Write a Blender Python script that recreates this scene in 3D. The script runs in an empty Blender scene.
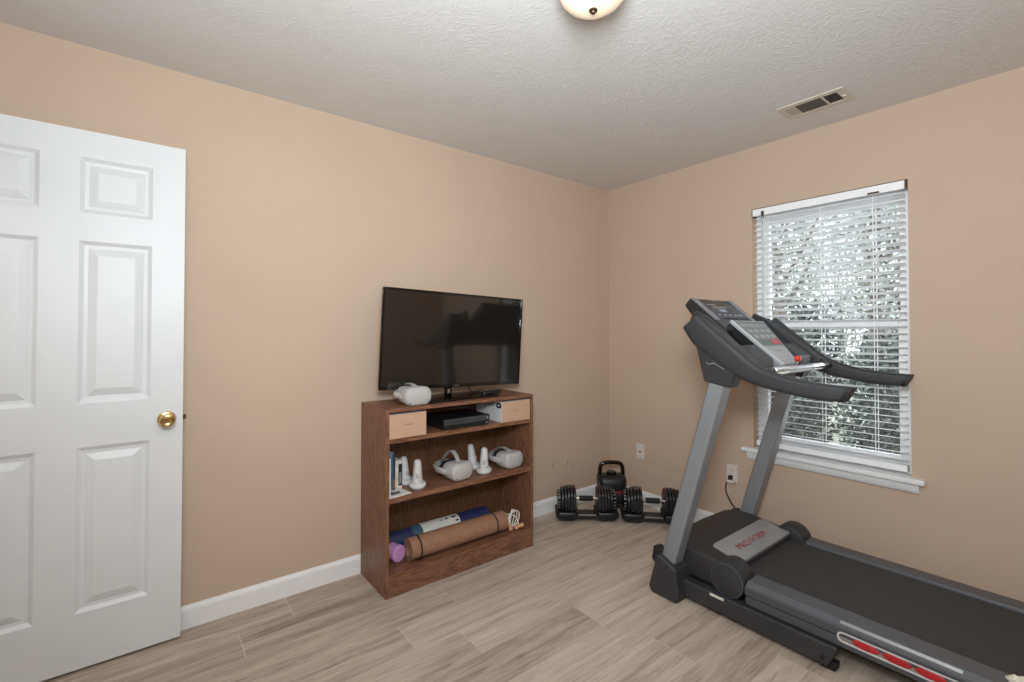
import bpy, bmesh, math, random
from mathutils import Vector, Matrix, Euler
random.seed(7)
S = bpy.context.scene
C = S.collection
PI = math.pi

# ------------------------------------------------------------------ camera
F_PX = 472.98; YAW = 0.904300; PITCH = 0.016595; ROLL = -0.000287; CY = 323.36; CAMZ = 1.2979
X0, Y0, H = 2.984, 2.527, 2.44          # right wall, left wall, ceiling
XB, YN = -0.66, -0.56                   # back wall, near wall
fw = Vector((math.cos(YAW)*math.cos(PITCH), math.sin(YAW)*math.cos(PITCH), math.sin(PITCH)))
rt = Vector((math.sin(YAW), -math.cos(YAW), 0)); up = rt.cross(fw)
c_, s_ = math.cos(ROLL), math.sin(ROLL)
rt, up = c_*rt + s_*up, c_*up - s_*rt
cd = bpy.data.cameras.new('camera'); cam = bpy.data.objects.new('camera', cd); C.objects.link(cam)
cd.sensor_fit = 'HORIZONTAL'; cd.sensor_width = 36; cd.lens = F_PX/1024*36
cd.shift_y = (CY-341)/1024; cd.clip_start = 0.02; cd.clip_end = 200
cam.matrix_world = Matrix(((rt.x, up.x, -fw.x, 0), (rt.y, up.y, -fw.y, 0), (rt.z, up.z, -fw.z, CAMZ), (0, 0, 0, 1)))
S.camera = cam

# ------------------------------------------------------------------ world, lights, exposure
w = bpy.data.worlds.new('overcast_sky'); S.world = w; w.use_nodes = True
wn = w.node_tree; wn.nodes.clear()
wo = wn.nodes.new('ShaderNodeOutputWorld'); wb = wn.nodes.new('ShaderNodeBackground')
wb.inputs[0].default_value = (0.93, 0.96, 1.0, 1); wb.inputs[1].default_value = 5.6
wn.links.new(wb.outputs[0], wo.inputs[0])
S.view_settings.view_transform = 'Standard'; S.view_settings.look = 'None'
S.view_settings.gamma = 1; S.view_settings.use_curve_mapping = False
S.view_settings.exposure = 0.0

def area(name, loc, target, size, power, col, spread=PI):
    l = bpy.data.lights.new(name, 'AREA'); l.size = size; l.energy = power; l.color = col; l.spread = spread
    o = bpy.data.objects.new(name, l); C.objects.link(o); o.location = loc
    o.rotation_euler = (Vector(target)-Vector(loc)).to_track_quat('-Z', 'Y').to_euler(); return o
# photographer's flash bounced off the ceiling, its weak direct spill, and two added fill lights, behind the camera and in the hallway
area('bounced_flash', (0.1, 0.1, 1.72), (0.95, 0.8, 2.44), 0.4, 50, (0.90, 0.985, 1.03))
area('flash_spill', (0.02, 0.02, 1.36), (1.9, 1.7, 1.5), 0.04, 6, (0.92, 0.985, 1.0))
area('rear_fill', (-0.30, -0.28, 1.95), (2.3, 1.9, 0.9), 0.55, 13.5, (0.90, 0.985, 1.03))  # added fill, evens the light towards the right wall and corner
area('hallway_fill', (-1.2, 1.9, 2.38), (-1.2, 1.9, 0), 0.4, 8, (1.0, 0.95, 0.9))  # added fill out of view, no known fixture behind it

# ------------------------------------------------------------------ material helpers
def hexc(r, g, b):
    f = lambda c: (c/255/12.92) if c/255 <= 0.04045 else ((c/255+0.055)/1.055)**2.4
    return (f(r), f(g), f(b), 1)
def mat(name, col, rough=0.5, metal=0.0, var=0.06, vscale=12, bump=0.0, bscale=60, spec=0.5, coat=0.0, emit=None, es=0, detail=3, obj_coord=True):
    m = bpy.data.materials.new(name); m.use_nodes = True; nt = m.node_tree; b = nt.nodes['Principled BSDF']
    tc = nt.nodes.new('ShaderNodeTexCoord')
    n = nt.nodes.new('ShaderNodeTexNoise'); n.inputs['Scale'].default_value = vscale; n.inputs['Detail'].default_value = detail
    nt.links.new(tc.outputs['Object'], n.inputs['Vector'])
    r = nt.nodes.new('ShaderNodeValToRGB')
    r.color_ramp.elements[0].position = 0.3; r.color_ramp.elements[1].position = 0.7
    r.color_ramp.elements[0].color = tuple(c*(1-var) for c in col[:3]) + (1,)
    r.color_ramp.elements[1].color = tuple(min(1, c*(1+var)) for c in col[:3]) + (1,)
    nt.links.new(n.outputs['Fac'], r.inputs[0]); nt.links.new(r.outputs[0], b.inputs['Base Color'])
    b.inputs['Roughness'].default_value = rough; b.inputs['Metallic'].default_value = metal
    b.inputs['Specular IOR Level'].default_value = spec; b.inputs['Coat Weight'].default_value = coat
    if bump:
        n2 = nt.nodes.new('ShaderNodeTexNoise'); n2.inputs['Scale'].default_value = bscale; n2.inputs['Detail'].default_value = 4
        nt.links.new(tc.outputs['Object'], n2.inputs['Vector'])
        bp = nt.nodes.new('ShaderNodeBump'); bp.inputs['Strength'].default_value = bump; bp.inputs['Distance'].default_value = 0.002
        nt.links.new(n2.outputs['Fac'], bp.inputs['Height']); nt.links.new(bp.outputs[0], b.inputs['Normal'])
    if emit:
        b.inputs['Emission Color'].default_value = emit; b.inputs['Emission Strength'].default_value = es
    return m

def wood(name, dark, mid, light, axis, scale=1.0, rough=0.42):
    m = bpy.data.materials.new(name); m.use_nodes = True; nt = m.node_tree; b = nt.nodes['Principled BSDF']; L = nt.links
    tc = nt.nodes.new('ShaderNodeTexCoord'); mp = nt.nodes.new('ShaderNodeMapping')
    st = [15.0, 15.0, 15.0]; st[axis] = 1.5
    mp.inputs['Scale'].default_value = [v*scale for v in st]
    L.new(tc.outputs['Object'], mp.inputs['Vector'])
    n1 = nt.nodes.new('ShaderNodeTexNoise'); n1.inputs['Scale'].default_value = 1.6; n1.inputs['Detail'].default_value = 3; n1.inputs['Distortion'].default_value = 0.6
    L.new(mp.outputs[0], n1.inputs['Vector'])
    # rings made by repeating the broad noise -> cathedral arches
    mu = nt.nodes.new('ShaderNodeMath'); mu.operation = 'MULTIPLY'; mu.inputs[1].default_value = 9.0; L.new(n1.outputs['Fac'], mu.inputs[0])
    fr = nt.nodes.new('ShaderNodeMath'); fr.operation = 'PINGPONG'; fr.inputs[1].default_value = 0.5; L.new(mu.outputs[0], fr.inputs[0])
    n2 = nt.nodes.new('ShaderNodeTexNoise'); n2.inputs['Scale'].default_value = 9; n2.inputs['Detail'].default_value = 5; L.new(mp.outputs[0], n2.inputs['Vector'])
    ad = nt.nodes.new('ShaderNodeMath'); ad.operation = 'ADD'; L.new(fr.outputs[0], ad.inputs[0]); L.new(n2.outputs['Fac'], ad.inputs[1])
    r = nt.nodes.new('ShaderNodeValToRGB'); e = r.color_ramp.elements
    e[0].position = 0.45; e[0].color = dark; e[1].position = 1.0; e[1].color = light
    k = e.new(0.72); k.color = mid
    L.new(ad.outputs[0], r.inputs[0]); L.new(r.outputs[0], b.inputs['Base Color'])
    b.inputs['Roughness'].default_value = rough
    return m

M = {}
M['wall'] = mat('peach_wall_paint', hexc(196, 172, 151), 0.75, var=0.012, vscale=3, bump=0.25, bscale=180, spec=0.3)
M['white'] = mat('white_trim_paint', hexc(234, 234, 235), 0.4, var=0.01, bump=0.05, bscale=90)
M['door'] = mat('white_door_paint', hexc(218, 220, 222), 0.42, var=0.012, vscale=5, bump=0.06, bscale=120)
M['brass'] = mat('polished_brass', hexc(214, 188, 132), 0.16, 1.0, var=0.03)
M['bronze'] = mat('dark_bronze', hexc(92, 76, 62), 0.35, 0.9, var=0.08)
M['steel'] = mat('brushed_steel', hexc(175, 175, 178), 0.28, 1.0, var=0.05, vscale=40)
M['chrome'] = mat('bright_chrome', hexc(215, 213, 210), 0.18, 1.0, var=0.03)
M['blackp'] = mat('black_plastic', hexc(24, 24, 26), 0.42, var=0.1)
M['blackg'] = mat('gloss_black_plastic', hexc(12, 12, 13), 0.08, var=0.05, spec=0.6)
M['rubber'] = mat('matte_black_rubber', hexc(22, 21, 21), 0.7, var=0.12, bump=0.2, bscale=200)
M['charcoal'] = mat('charcoal_textured_plastic', hexc(48, 49, 52), 0.5, var=0.05, bump=0.15, bscale=300)
M['charcoal2'] = mat('dark_hood_plastic', hexc(48, 47, 48), 0.5, var=0.05, bump=0.15, bscale=300)
M['rail'] = mat('slate_grey_plastic', hexc(86, 88, 93), 0.42, var=0.03, bump=0.08, bscale=300)
M['railside'] = mat('slate_grey_side_plastic', hexc(72, 74, 78), 0.45, var=0.03, bump=0.08, bscale=300)
M['silver'] = mat('silver_grey_painted_steel', hexc(138, 141, 145), 0.36, 0.25, var=0.03, vscale=6)
M['silverdk'] = mat('dark_silver_painted_steel', hexc(112, 114, 117), 0.4, 0.25, var=0.03, vscale=6)
M['plate'] = mat('silver_hood_plate', hexc(158, 160, 162), 0.17, 0.15, var=0.03, vscale=5)
M['panel'] = mat('pale_grey_key_panel', hexc(160, 163, 167), 0.35, var=0.02)
M['keys'] = mat('grey_key_field', hexc(112, 116, 120), 0.4, var=0.06, vscale=60)
M['keylight'] = mat('light_grey_key', hexc(158, 160, 160), 0.4, var=0.04)
M['redkey'] = mat('red_stop_key', hexc(186, 62, 82), 0.4, var=0.05)
M['greenkey'] = mat('green_start_key', hexc(86, 104, 92), 0.4, var=0.05)
M['red'] = mat('red_rubber', hexc(176, 34, 40), 0.45, var=0.06)
M['redp'] = mat('red_lettering', hexc(160, 28, 36), 0.4, var=0.03)
M['redclip'] = mat('orange_red_clip', hexc(222, 58, 38), 0.4, var=0.04)
M['whitep'] = mat('white_plastic', hexc(200, 198, 198), 0.42, var=0.02)
M['offwhite'] = mat('offwhite_plastic', hexc(222, 217, 208), 0.42, var=0.02)
M['vr'] = mat('pale_grey_headset_plastic', hexc(180, 176, 173), 0.5, var=0.02)
M['vrfab'] = mat('light_grey_strap_fabric', hexc(166, 163, 161), 0.8, var=0.06, vscale=60, bump=0.3, bscale=400)
M['foam'] = mat('black_face_foam', hexc(26, 26, 28), 0.85, var=0.15, bump=0.3, bscale=200)
M['carton'] = mat('peach_carton', hexc(190, 154, 128), 0.7, var=0.02)
M['cartonwhite'] = mat('white_printed_carton', hexc(212, 212, 214), 0.5, var=0.01)
M['cartonline'] = mat('brown_printed_line', hexc(150, 116, 92), 0.7, var=0.05)
M['ink'] = mat('black_ink', hexc(20, 20, 22), 0.5, var=0.05)
M['paper'] = mat('white_paper', hexc(216, 212, 206), 0.6, var=0.04, vscale=20)
M['navy'] = mat('navy_rubber', hexc(40, 46, 84), 0.6, var=0.12, bump=0.2, bscale=120)
M['teal'] = mat('teal_rubber', hexc(62, 88, 104), 0.6, var=0.1)
M['royal'] = mat('deep_blue_rubber', hexc(36, 40, 88), 0.6, var=0.08)
M['lilac'] = mat('lilac_foam', hexc(206, 150, 204), 0.6, var=0.03)
M['rope'] = mat('white_cotton_rope', hexc(222, 212, 200), 0.8, var=0.08, vscale=120, bump=0.5, bscale=300)
M['handlewood'] = mat('pale_turned_wood', hexc(196, 146, 106), 0.5, var=0.1, vscale=30)
M['cloth'] = mat('cream_cloth', hexc(222, 218, 200), 0.9, var=0.08, vscale=60, bump=0.6, bscale=150)
M['ventmat'] = mat('beige_vent_paint', hexc(204, 197, 186), 0.5, var=0.02)
M['louver'] = mat('taupe_louver', hexc(118, 110, 100), 0.6, var=0.05)
M['headface'] = mat('near_black_console_face', hexc(34, 34, 37), 0.35, var=0.05)
M['ventdark'] = mat('dark_duct', hexc(58, 56, 54), 0.8, var=0.2)
M['outlet'] = mat('ivory_outlet_plastic', hexc(216, 208, 198), 0.4, var=0.01)
M['slat'] = mat('white_blind_slat', hexc(243, 244, 246), 0.5, var=0.01)
M['cork'] = mat('brown_cork', hexc(150, 110, 84), 0.85, var=0.22, vscale=160, bump=0.5, bscale=250, detail=6)
M['dkred'] = mat('dark_red_selector', hexc(120, 28, 34), 0.5, var=0.1)
M['tick'] = mat('white_tick_marks', hexc(150, 150, 152), 0.5, var=0.02)
WD, WM, WL = hexc(98, 62, 43), hexc(119, 79, 57), hexc(140, 98, 72)
M['woodz'] = wood('brown_oak_upright_grain', WD, WM, WL, 2)
M['woodx'] = wood('brown_oak_level_grain', WD, WM, WL, 0)
M['edge'] = wood('brown_oak_edge_band', hexc(100, 62, 42), hexc(124, 82, 56), hexc(142, 98, 70), 0, rough=0.5)
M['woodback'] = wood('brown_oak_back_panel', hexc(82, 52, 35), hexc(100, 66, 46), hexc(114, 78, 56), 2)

# screen: dark glass
M['screen'] = mat('dark_glass_screen', hexc(30, 27, 24), 0.07, var=0.02, spec=0.9, coat=0.3)

# belt with dusty marks
def belt_mat():
    m = mat('treadmill_belt', hexc(57, 56, 56), 0.75, var=0.05, vscale=30, bump=0.3, bscale=500)
    nt = m.node_tree; b = nt.nodes['Principled BSDF']; L = nt.links
    tc = nt.nodes.new('ShaderNodeTexCoord'); n = nt.nodes.new('ShaderNodeTexNoise'); n.inputs['Scale'].default_value = 26; n.inputs['Detail'].default_value = 2
    L.new(tc.outputs['Object'], n.inputs['Vector'])
    r = nt.nodes.new('ShaderNodeValToRGB'); r.color_ramp.elements[0].position = 0.70; r.color_ramp.elements[1].position = 0.78
    L.new(n.outputs['Fac'], r.inputs[0])
    mx = nt.nodes.new('ShaderNodeMix'); mx.data_type = 'RGBA'
    old = b.inputs['Base Color'].links[0].from_socket
    L.new(r.outputs[0], mx.inputs[0]); L.new(old, mx.inputs[6]); mx.inputs[7].default_value = hexc(84, 80, 76)
    L.new(mx.outputs[2], b.inputs['Base Color'])
    return m
M['belt'] = belt_mat()

# lamp bowl: lit alabaster glass
def bowl_mat():
    m = bpy.data.materials.new('lit_alabaster_glass'); m.use_nodes = True; nt = m.node_tree; b = nt.nodes['Principled BSDF']; L = nt.links
    tc = nt.nodes.new('ShaderNodeTexCoord'); n = nt.nodes.new('ShaderNodeTexNoise'); n.inputs['Scale'].default_value = 6
    L.new(tc.outputs['Object'], n.inputs['Vector'])
    r = nt.nodes.new('ShaderNodeValToRGB'); r.color_ramp.elements[0].color = (1.0, 0.76, 0.5, 1); r.color_ramp.elements[1].color = (1, 0.9, 0.72, 1)
    L.new(n.outputs['Fac'], r.inputs[0]); L.new(r.outputs[0], b.inputs['Base Color'])
    L.new(r.outputs[0], b.inputs['Emission Color']); b.inputs['Emission Strength'].default_value = 0.24
    b.inputs['Roughness'].default_value = 0.3
    return m
M['bowl'] = bowl_mat()

def glass_mat():
    m = bpy.data.materials.new('clear_window_glass'); m.use_nodes = True; nt = m.node_tree; nt.nodes.clear(); L = nt.links
    o = nt.nodes.new('ShaderNodeOutputMaterial'); t = nt.nodes.new('ShaderNodeBsdfTransparent'); g = nt.nodes.new('ShaderNodeBsdfGlossy')
    g.inputs['Roughness'].default_value = 0.02; t.inputs[0].default_value = (0.95, 0.97, 0.97, 1)
    f = nt.nodes.new('ShaderNodeFresnel'); f.inputs[0].default_value = 1.45
    mx = nt.nodes.new('ShaderNodeMixShader'); L.new(f.outputs[0], mx.inputs[0]); L.new(t.outputs[0], mx.inputs[1]); L.new(g.outputs[0], mx.inputs[2])
    L.new(mx.outputs[0], o.inputs[0]); return m
M['glass'] = glass_mat()

def floor_mat():
    m = bpy.data.materials.new('grey_oak_plank_floor'); m.use_nodes = True; nt = m.node_tree; b = nt.nodes['Principled BSDF']; L = nt.links
    N = nt.nodes.new
    def math_(op, a, bv=None, c=None):
        k = N('ShaderNodeMath'); k.operation = op
        for i, v in enumerate((a, bv, c)):
            if v is None: continue
            if isinstance(v, (int, float)): k.inputs[i].default_value = v
            else: L.new(v, k.inputs[i])
        return k.outputs[0]
    tc = N('ShaderNodeTexCoord'); sp = N('ShaderNodeSeparateXYZ'); L.new(tc.outputs['Object'], sp.inputs[0])
    W_, LN = 0.186, 1.22
    v = math_('DIVIDE', math_('SUBTRACT', sp.outputs[1], 1.590), W_); row = math_('FLOOR', v); vf = math_('FRACT', v)
    wn_ = N('ShaderNodeTexWhiteNoise'); wn_.noise_dimensions = '1D'; L.new(math_('ADD', row, 31.7), wn_.inputs['W'])
    off = wn_.outputs['Value']
    for k_, sx_ in ((0, 1.10), (1, 0.900), (2, 1.208), (3, 0.345), (4, 0.566), (-1, 1.62), (-2, 0.95), (-3, 1.72)):
        eq = math_('COMPARE', row, float(k_), 0.1)
        off = math_('ADD', math_('MULTIPLY', off, math_('SUBTRACT', 1.0, eq)), math_('MULTIPLY', eq, 1.0 - (sx_/LN) % 1.0))
    u = math_('ADD', math_('DIVIDE', sp.outputs[0], LN), off); col = math_('FLOOR', u); uf = math_('FRACT', u)
    pid = math_('ADD', math_('MULTIPLY', row, 7.31), math_('MULTIPLY', col, 3.77))
    wr = N('ShaderNodeTexWhiteNoise'); wr.noise_dimensions = '1D'; L.new(pid, wr.inputs['W'])
    # seam masks
    dv = math_('MULTIPLY', math_('MINIMUM', vf, math_('SUBTRACT', 1.0, vf)), W_)
    du = math_('MULTIPLY', math_('MINIMUM', uf, math_('SUBTRACT', 1.0, uf)), LN)
    seamv = math_('LESS_THAN', dv, 0.0015); seamu = math_('LESS_THAN', du, 0.0022)
    # grain coordinates, shifted per plank
    cx = N('ShaderNodeCombineXYZ'); L.new(math_('ADD', math_('MULTIPLY', sp.outputs[0], 1.0), math_('MULTIPLY', wr.outputs['Value'], 37.0)), cx.inputs[0])
    L.new(math_('MULTIPLY', sp.outputs[1], 13.0), cx.inputs[1]); L.new(math_('MULTIPLY', wr.outputs['Value'], 11.0), cx.inputs[2])
    n1 = N('ShaderNodeTexNoise'); n1.inputs['Scale'].default_value = 1.5; n1.inputs['Detail'].default_value = 4; n1.inputs['Distortion'].default_value = 0.5; n1.inputs['Roughness'].default_value = 0.6; L.new(cx.outputs[0], n1.inputs['Vector'])
    n2 = N('ShaderNodeTexNoise'); n2.inputs['Scale'].default_value = 5.0; n2.inputs['Detail'].default_value = 8; n2.inputs['Roughness'].default_value = 0.7; n2.inputs['Distortion'].default_value = 0.5
    cx2 = N('ShaderNodeCombineXYZ'); L.new(math_('MULTIPLY', sp.outputs[0], 1.6), cx2.inputs[0]); L.new(math_('MULTIPLY', sp.outputs[1], 30.0), cx2.inputs[1]); L.new(math_('MULTIPLY', wr.outputs['Value'], 23.0), cx2.inputs[2])
    L.new(cx2.outputs[0], n2.inputs['Vector'])
    a = math_('ADD', math_('MULTIPLY', n1.outputs['Fac'], 0.55), math_('MULTIPLY', n2.outputs['Fac'], 0.45))
    a = math_('ADD', a, math_('MULTIPLY', math_('SUBTRACT', wr.outputs['Value'], 0.5), 0.16))
    n3 = N('ShaderNodeTexNoise'); n3.inputs['Scale'].default_value = 1.0; n3.inputs['Detail'].default_value = 3; n3.inputs['Distortion'].default_value = 0.3
    cx3 = N('ShaderNodeCombineXYZ'); L.new(math_('MULTIPLY', sp.outputs[0], 5.5), cx3.inputs[0]); L.new(math_('MULTIPLY', sp.outputs[1], 48.0), cx3.inputs[1]); L.new(math_('MULTIPLY', wr.outputs['Value'], 51.0), cx3.inputs[2])
    L.new(cx3.outputs[0], n3.inputs['Vector'])
    fl = N('ShaderNodeMapRange'); fl.inputs['From Min'].default_value = 0.62; fl.inputs['From Max'].default_value = 0.78; fl.inputs['To Max'].default_value = 0.16; L.new(n3.outputs['Fac'], fl.inputs['Value'])
    a = math_('SUBTRACT', a, fl.outputs[0])
    r = N('ShaderNodeValToRGB'); e = r.color_ramp.elements
    e[0].position = 0.30; e[0].color = hexc(128, 114, 103); e[1].position = 0.66; e[1].color = hexc(206, 192, 178)
    k = e.new(0.43); k.color = hexc(168, 152, 138); k = e.new(0.53); k.color = hexc(190, 174, 159)
    L.new(a, r.inputs[0])
    mx = N('ShaderNodeMix'); mx.data_type = 'RGBA'; L.new(math_('MULTIPLY', seamv, 0.4), mx.inputs[0]); L.new(r.outputs[0], mx.inputs[6]); mx.inputs[7].default_value = hexc(196, 182, 168)
    mx2 = N('ShaderNodeMix'); mx2.data_type = 'RGBA'; L.new(math_('MULTIPLY', seamu, 0.75), mx2.inputs[0]); L.new(mx.outputs[2], mx2.inputs[6]); mx2.inputs[7].default_value = hexc(202, 190, 176)
    L.new(mx2.outputs[2], b.inputs['Base Color'])
    b.inputs['Roughness'].default_value = 0.48; b.inputs['Specular IOR Level'].default_value = 0.4
    bp = N('ShaderNodeBump'); bp.inputs['Strength'].default_value = 0.12; bp.inputs['Distance'].default_value = 0.002
    L.new(n2.outputs['Fac'], bp.inputs['Height']); L.new(bp.outputs[0], b.inputs['Normal'])
    return m
M['floor'] = floor_mat()

def ceiling_mat():
    m = bpy.data.materials.new('white_stomp_textured_ceiling'); m.use_nodes = True; nt = m.node_tree; b = nt.nodes['Principled BSDF']; L = nt.links; N = nt.nodes.new
    b.inputs['Base Color'].default_value = hexc(216, 215, 214); b.inputs['Roughness'].default_value = 0.7; b.inputs['Specular IOR Level'].default_value = 0.35
    tc = N('ShaderNodeTexCoord'); 
    def layer(scale, off):
        ma = N('ShaderNodeMapping'); ma.inputs['Location'].default_value = (off, off*1.7, 0); L.new(tc.outputs['Object'], ma.inputs['Vector'])
        vo = N('ShaderNodeTexVoronoi'); vo.inputs['Scale'].default_value = scale; L.new(ma.outputs[0], vo.inputs['Vector'])
        sc = N('ShaderNodeSeparateColor'); L.new(vo.outputs['Color'], sc.inputs[0])
        an = N('ShaderNodeMath'); an.operation = 'MULTIPLY'; an.inputs[1].default_value = 6.28; L.new(sc.outputs[0], an.inputs[0])
        vr = N('ShaderNodeVectorRotate'); vr.rotation_type = 'Z_AXIS'; L.new(ma.outputs[0], vr.inputs['Vector']); L.new(an.outputs[0], vr.inputs['Angle'])
        ms = N('ShaderNodeMapping'); ms.inputs['Scale'].default_value = (26, 110, 1); L.new(vr.outputs[0], ms.inputs['Vector'])
        n = N('ShaderNodeTexNoise'); n.inputs['Scale'].default_value = 1.0; n.inputs['Detail'].default_value = 2; n.inputs['Distortion'].default_value = 0.4; L.new(ms.outputs[0], n.inputs['Vector'])
        return n.outputs['Fac']
    a = layer(13, 0); c2 = layer(10, 3.3)
    mm = N('ShaderNodeMath'); mm.operation = 'MAXIMUM'; L.new(a, mm.inputs[0]); L.new(c2, mm.inputs[1])
    rp = N('ShaderNodeValToRGB'); rp.color_ramp.elements[0].position = 0.50; rp.color_ramp.elements[1].position = 0.70; L.new(mm.outputs[0], rp.inputs[0])
    bp = N('ShaderNodeBump'); bp.inputs['Strength'].default_value = 0.38; bp.inputs['Distance'].default_value = 0.0024
    L.new(rp.outputs[0], bp.inputs['Height']); L.new(bp.outputs[0], b.inputs['Normal'])
    return m
M['ceiling'] = ceiling_mat()

def scuffed_wall():
    m = mat('peach_wall_paint_scuffed', hexc(196, 172, 151), 0.75, var=0.012, vscale=3, bump=0.25, bscale=180, spec=0.3)
    nt = m.node_tree; b = nt.nodes['Principled BSDF']; L = nt.links; N = nt.nodes.new
    tc = N('ShaderNodeTexCoord'); fac = None
    for (x, z, rx, rz) in ((2.369, 0.322, 0.010, 0.030), (2.512, 0.321, 0.008, 0.028), (2.57, 0.290, 0.009, 0.020), (2.40, 0.27, 0.006, 0.012)):
        mp = N('ShaderNodeMapping'); mp.vector_type = 'POINT'
        mp.inputs['Scale'].default_value = (1/rx, 0, 1/rz); mp.inputs['Location'].default_value = (-x/rx, 0, -z/rz)
        L.new(tc.outputs['Object'], mp.inputs['Vector'])
        ln = N('ShaderNodeVectorMath'); ln.operation = 'LENGTH'; L.new(mp.outputs[0], ln.inputs[0])
        mr = N('ShaderNodeMapRange'); mr.inputs['From Min'].default_value = 1.0; mr.inputs['From Max'].default_value = 0.2; mr.inputs['To Max'].default_value = 0.5; L.new(ln.outputs['Value'], mr.inputs['Value'])
        if fac is None: fac = mr.outputs[0]
        else:
            mx = N('ShaderNodeMath'); mx.operation = 'MAXIMUM'; L.new(fac, mx.inputs[0]); L.new(mr.outputs[0], mx.inputs[1]); fac = mx.outputs[0]
    old = b.inputs['Base Color'].links[0].from_socket
    mm = N('ShaderNodeMix'); mm.data_type = 'RGBA'; L.new(fac, mm.inputs[0]); L.new(old, mm.inputs[6]); mm.inputs[7].default_value = hexc(90, 78, 72)
    L.new(mm.outputs[2], b.inputs['Base Color']); return m
M['wallscuff'] = scuffed_wall()

def leaf_mat(name, c1, c2, rough=0.35):
    m = bpy.data.materials.new(name); m.use_nodes = True; nt = m.node_tree; b = nt.nodes['Principled BSDF']; L = nt.links
    g = nt.nodes.new('ShaderNodeNewGeometry'); r = nt.nodes.new('ShaderNodeValToRGB')
    r.color_ramp.elements[0].color = c1; r.color_ramp.elements[1].color = c2
    L.new(g.outputs['Random Per Island'], r.inputs[0]); L.new(r.outputs[0], b.inputs['Base Color'])
    b.inputs['Roughness'].default_value = rough; return m
M['leafgrey'] = leaf_mat('dusty_grey_green_leaves', hexc(92, 97, 94), hexc(206, 210, 208))
M['leafdark'] = leaf_mat('dark_evergreen_leaves', hexc(22, 27, 24), hexc(84, 92, 86))
M['leafmid'] = leaf_mat('mid_green_leaves', hexc(44, 54, 42), hexc(120, 134, 106))
M['petal'] = leaf_mat('white_petals', hexc(226, 228, 228), hexc(250, 250, 250), 0.6)
M['bark'] = mat('grey_bark', hexc(92, 86, 80), 0.9, var=0.3, vscale=20, bump=0.8, bscale=30)
M['grass'] = mat('bounce_pale_lawn', hexc(150, 152, 138), 0.95, var=0.3, vscale=8, bump=0.5, bscale=50)  # lawn colour lightened so it bounces daylight onto the slat undersides

# ------------------------------------------------------------------ mesh helpers
WM_ = {}
def wmat(o): return WM_.get(o.name, Matrix.Identity(4))
def B(): return bmesh.new()
def box(bm, x0, x1, y0, y1, z0, z1, mi=0):
    v = [bm.verts.new(p) for p in ((x0,y0,z0),(x1,y0,z0),(x1,y1,z0),(x0,y1,z0),(x0,y0,z1),(x1,y0,z1),(x1,y1,z1),(x0,y1,z1))]
    for f in ((3,2,1,0),(4,5,6,7),(0,1,5,4),(1,2,6,5),(2,3,7,6),(3,0,4,7)):
        bm.faces.new([v[i] for i in f]).material_index = mi
    return v
def prism(bm, pts, ax, a, b, mi=0):
    """pts in the two remaining axes (cyclic order for ax=0: (y,z); ax=1: (x,z); ax=2: (x,y))"""
    def mk(p, t):
        return {0: (t, p[0], p[1]), 1: (p[0], t, p[1]), 2: (p[0], p[1], t)}[ax]
    A = [bm.verts.new(mk(p, a)) for p in pts]; Bv = [bm.verts.new(mk(p, b)) for p in pts]
    n = len(pts); fs = [bm.faces.new(A), bm.faces.new(Bv[::-1])]
    for i in range(n): fs.append(bm.faces.new((A[i], Bv[i], Bv[(i+1) % n], A[(i+1) % n])))
    for f in fs: f.material_index = mi
    return A + Bv
def rings(bm, rs, cap=True, mi=0, close=False):
    V = [[bm.verts.new(p) for p in r] for r in rs]; n = len(V[0]); m = len(V)
    for i in range(m if close else m-1):
        a, b = V[i], V[(i+1) % m]
        for j in range(n):
            f = bm.faces.new((a[j], a[(j+1) % n], b[(j+1) % n], b[j])); f.material_index = mi
    if cap and not close:
        bm.faces.new(V[0][::-1]).material_index = mi; bm.faces.new(V[-1]).material_index = mi
    return V
def catmull(pts, k=6, closed=False):
    P = [Vector(p) for p in pts]; n = len(P); out = []
    for i in range(n if closed else n-1):
        if closed: p0, p1, p2, p3 = P[i-1], P[i], P[(i+1) % n], P[(i+2) % n]
        else: p0, p1, p2, p3 = P[max(i-1, 0)], P[i], P[i+1], P[min(i+2, n-1)]
        for s in range(k):
            t = s/k
            out.append(0.5*((2*p1)+(p2-p0)*t+(2*p0-5*p1+4*p2-p3)*t*t+(3*p1-p0-3*p2+p3)*t*t*t))
    if not closed: out.append(P[-1])
    return out
def tube(bm, path, r, seg=12, cap=True, mi=0, closed=False, flat=1.0, upv=(0, 0, 1)):
    P = [Vector(p) for p in path]; n = len(P); rs = []; prev = None
    for i, p in enumerate(P):
        if closed: t = P[(i+1) % n]-P[i-1]
        else: t = P[min(i+1, n-1)]-P[max(i-1, 0)]
        t.normalize()
        if prev is None:
            u = Vector(upv); u = u - t*u.dot(t)
            if u.length < 1e-3: u = Vector((1, 0, 0)) - t*t.x
            u.normalize()
        else:
            u = prev - t*prev.dot(t); u.normalize()
        prev = u; v = t.cross(u)
        rr = r[i] if isinstance(r, (list, tuple)) else r
        rs.append([p + u*math.cos(2*PI*j/seg)*rr*flat + v*math.sin(2*PI*j/seg)*rr for j in range(seg)])
    return rings(bm, rs, cap and not closed, mi, closed)
def lathe(bm, prof, c=(0, 0, 0), axis='z', seg=32, mi=0):
    """prof: list of (radius, along)"""
    c = Vector(c); ax = {'x': (Vector((0,1,0)), Vector((0,0,1)), Vector((1,0,0))), 'y': (Vector((0,0,1)), Vector((1,0,0)), Vector((0,1,0))), 'z': (Vector((1,0,0)), Vector((0,1,0)), Vector((0,0,1)))}[axis]
    rs = []
    for r, h in prof:
        r = max(r, 1e-4)
        rs.append([c + ax[2]*h + (ax[0]*math.cos(2*PI*j/seg)+ax[1]*math.sin(2*PI*j/seg))*r for j in range(seg)])
    rings(bm, rs, True, mi)
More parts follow.
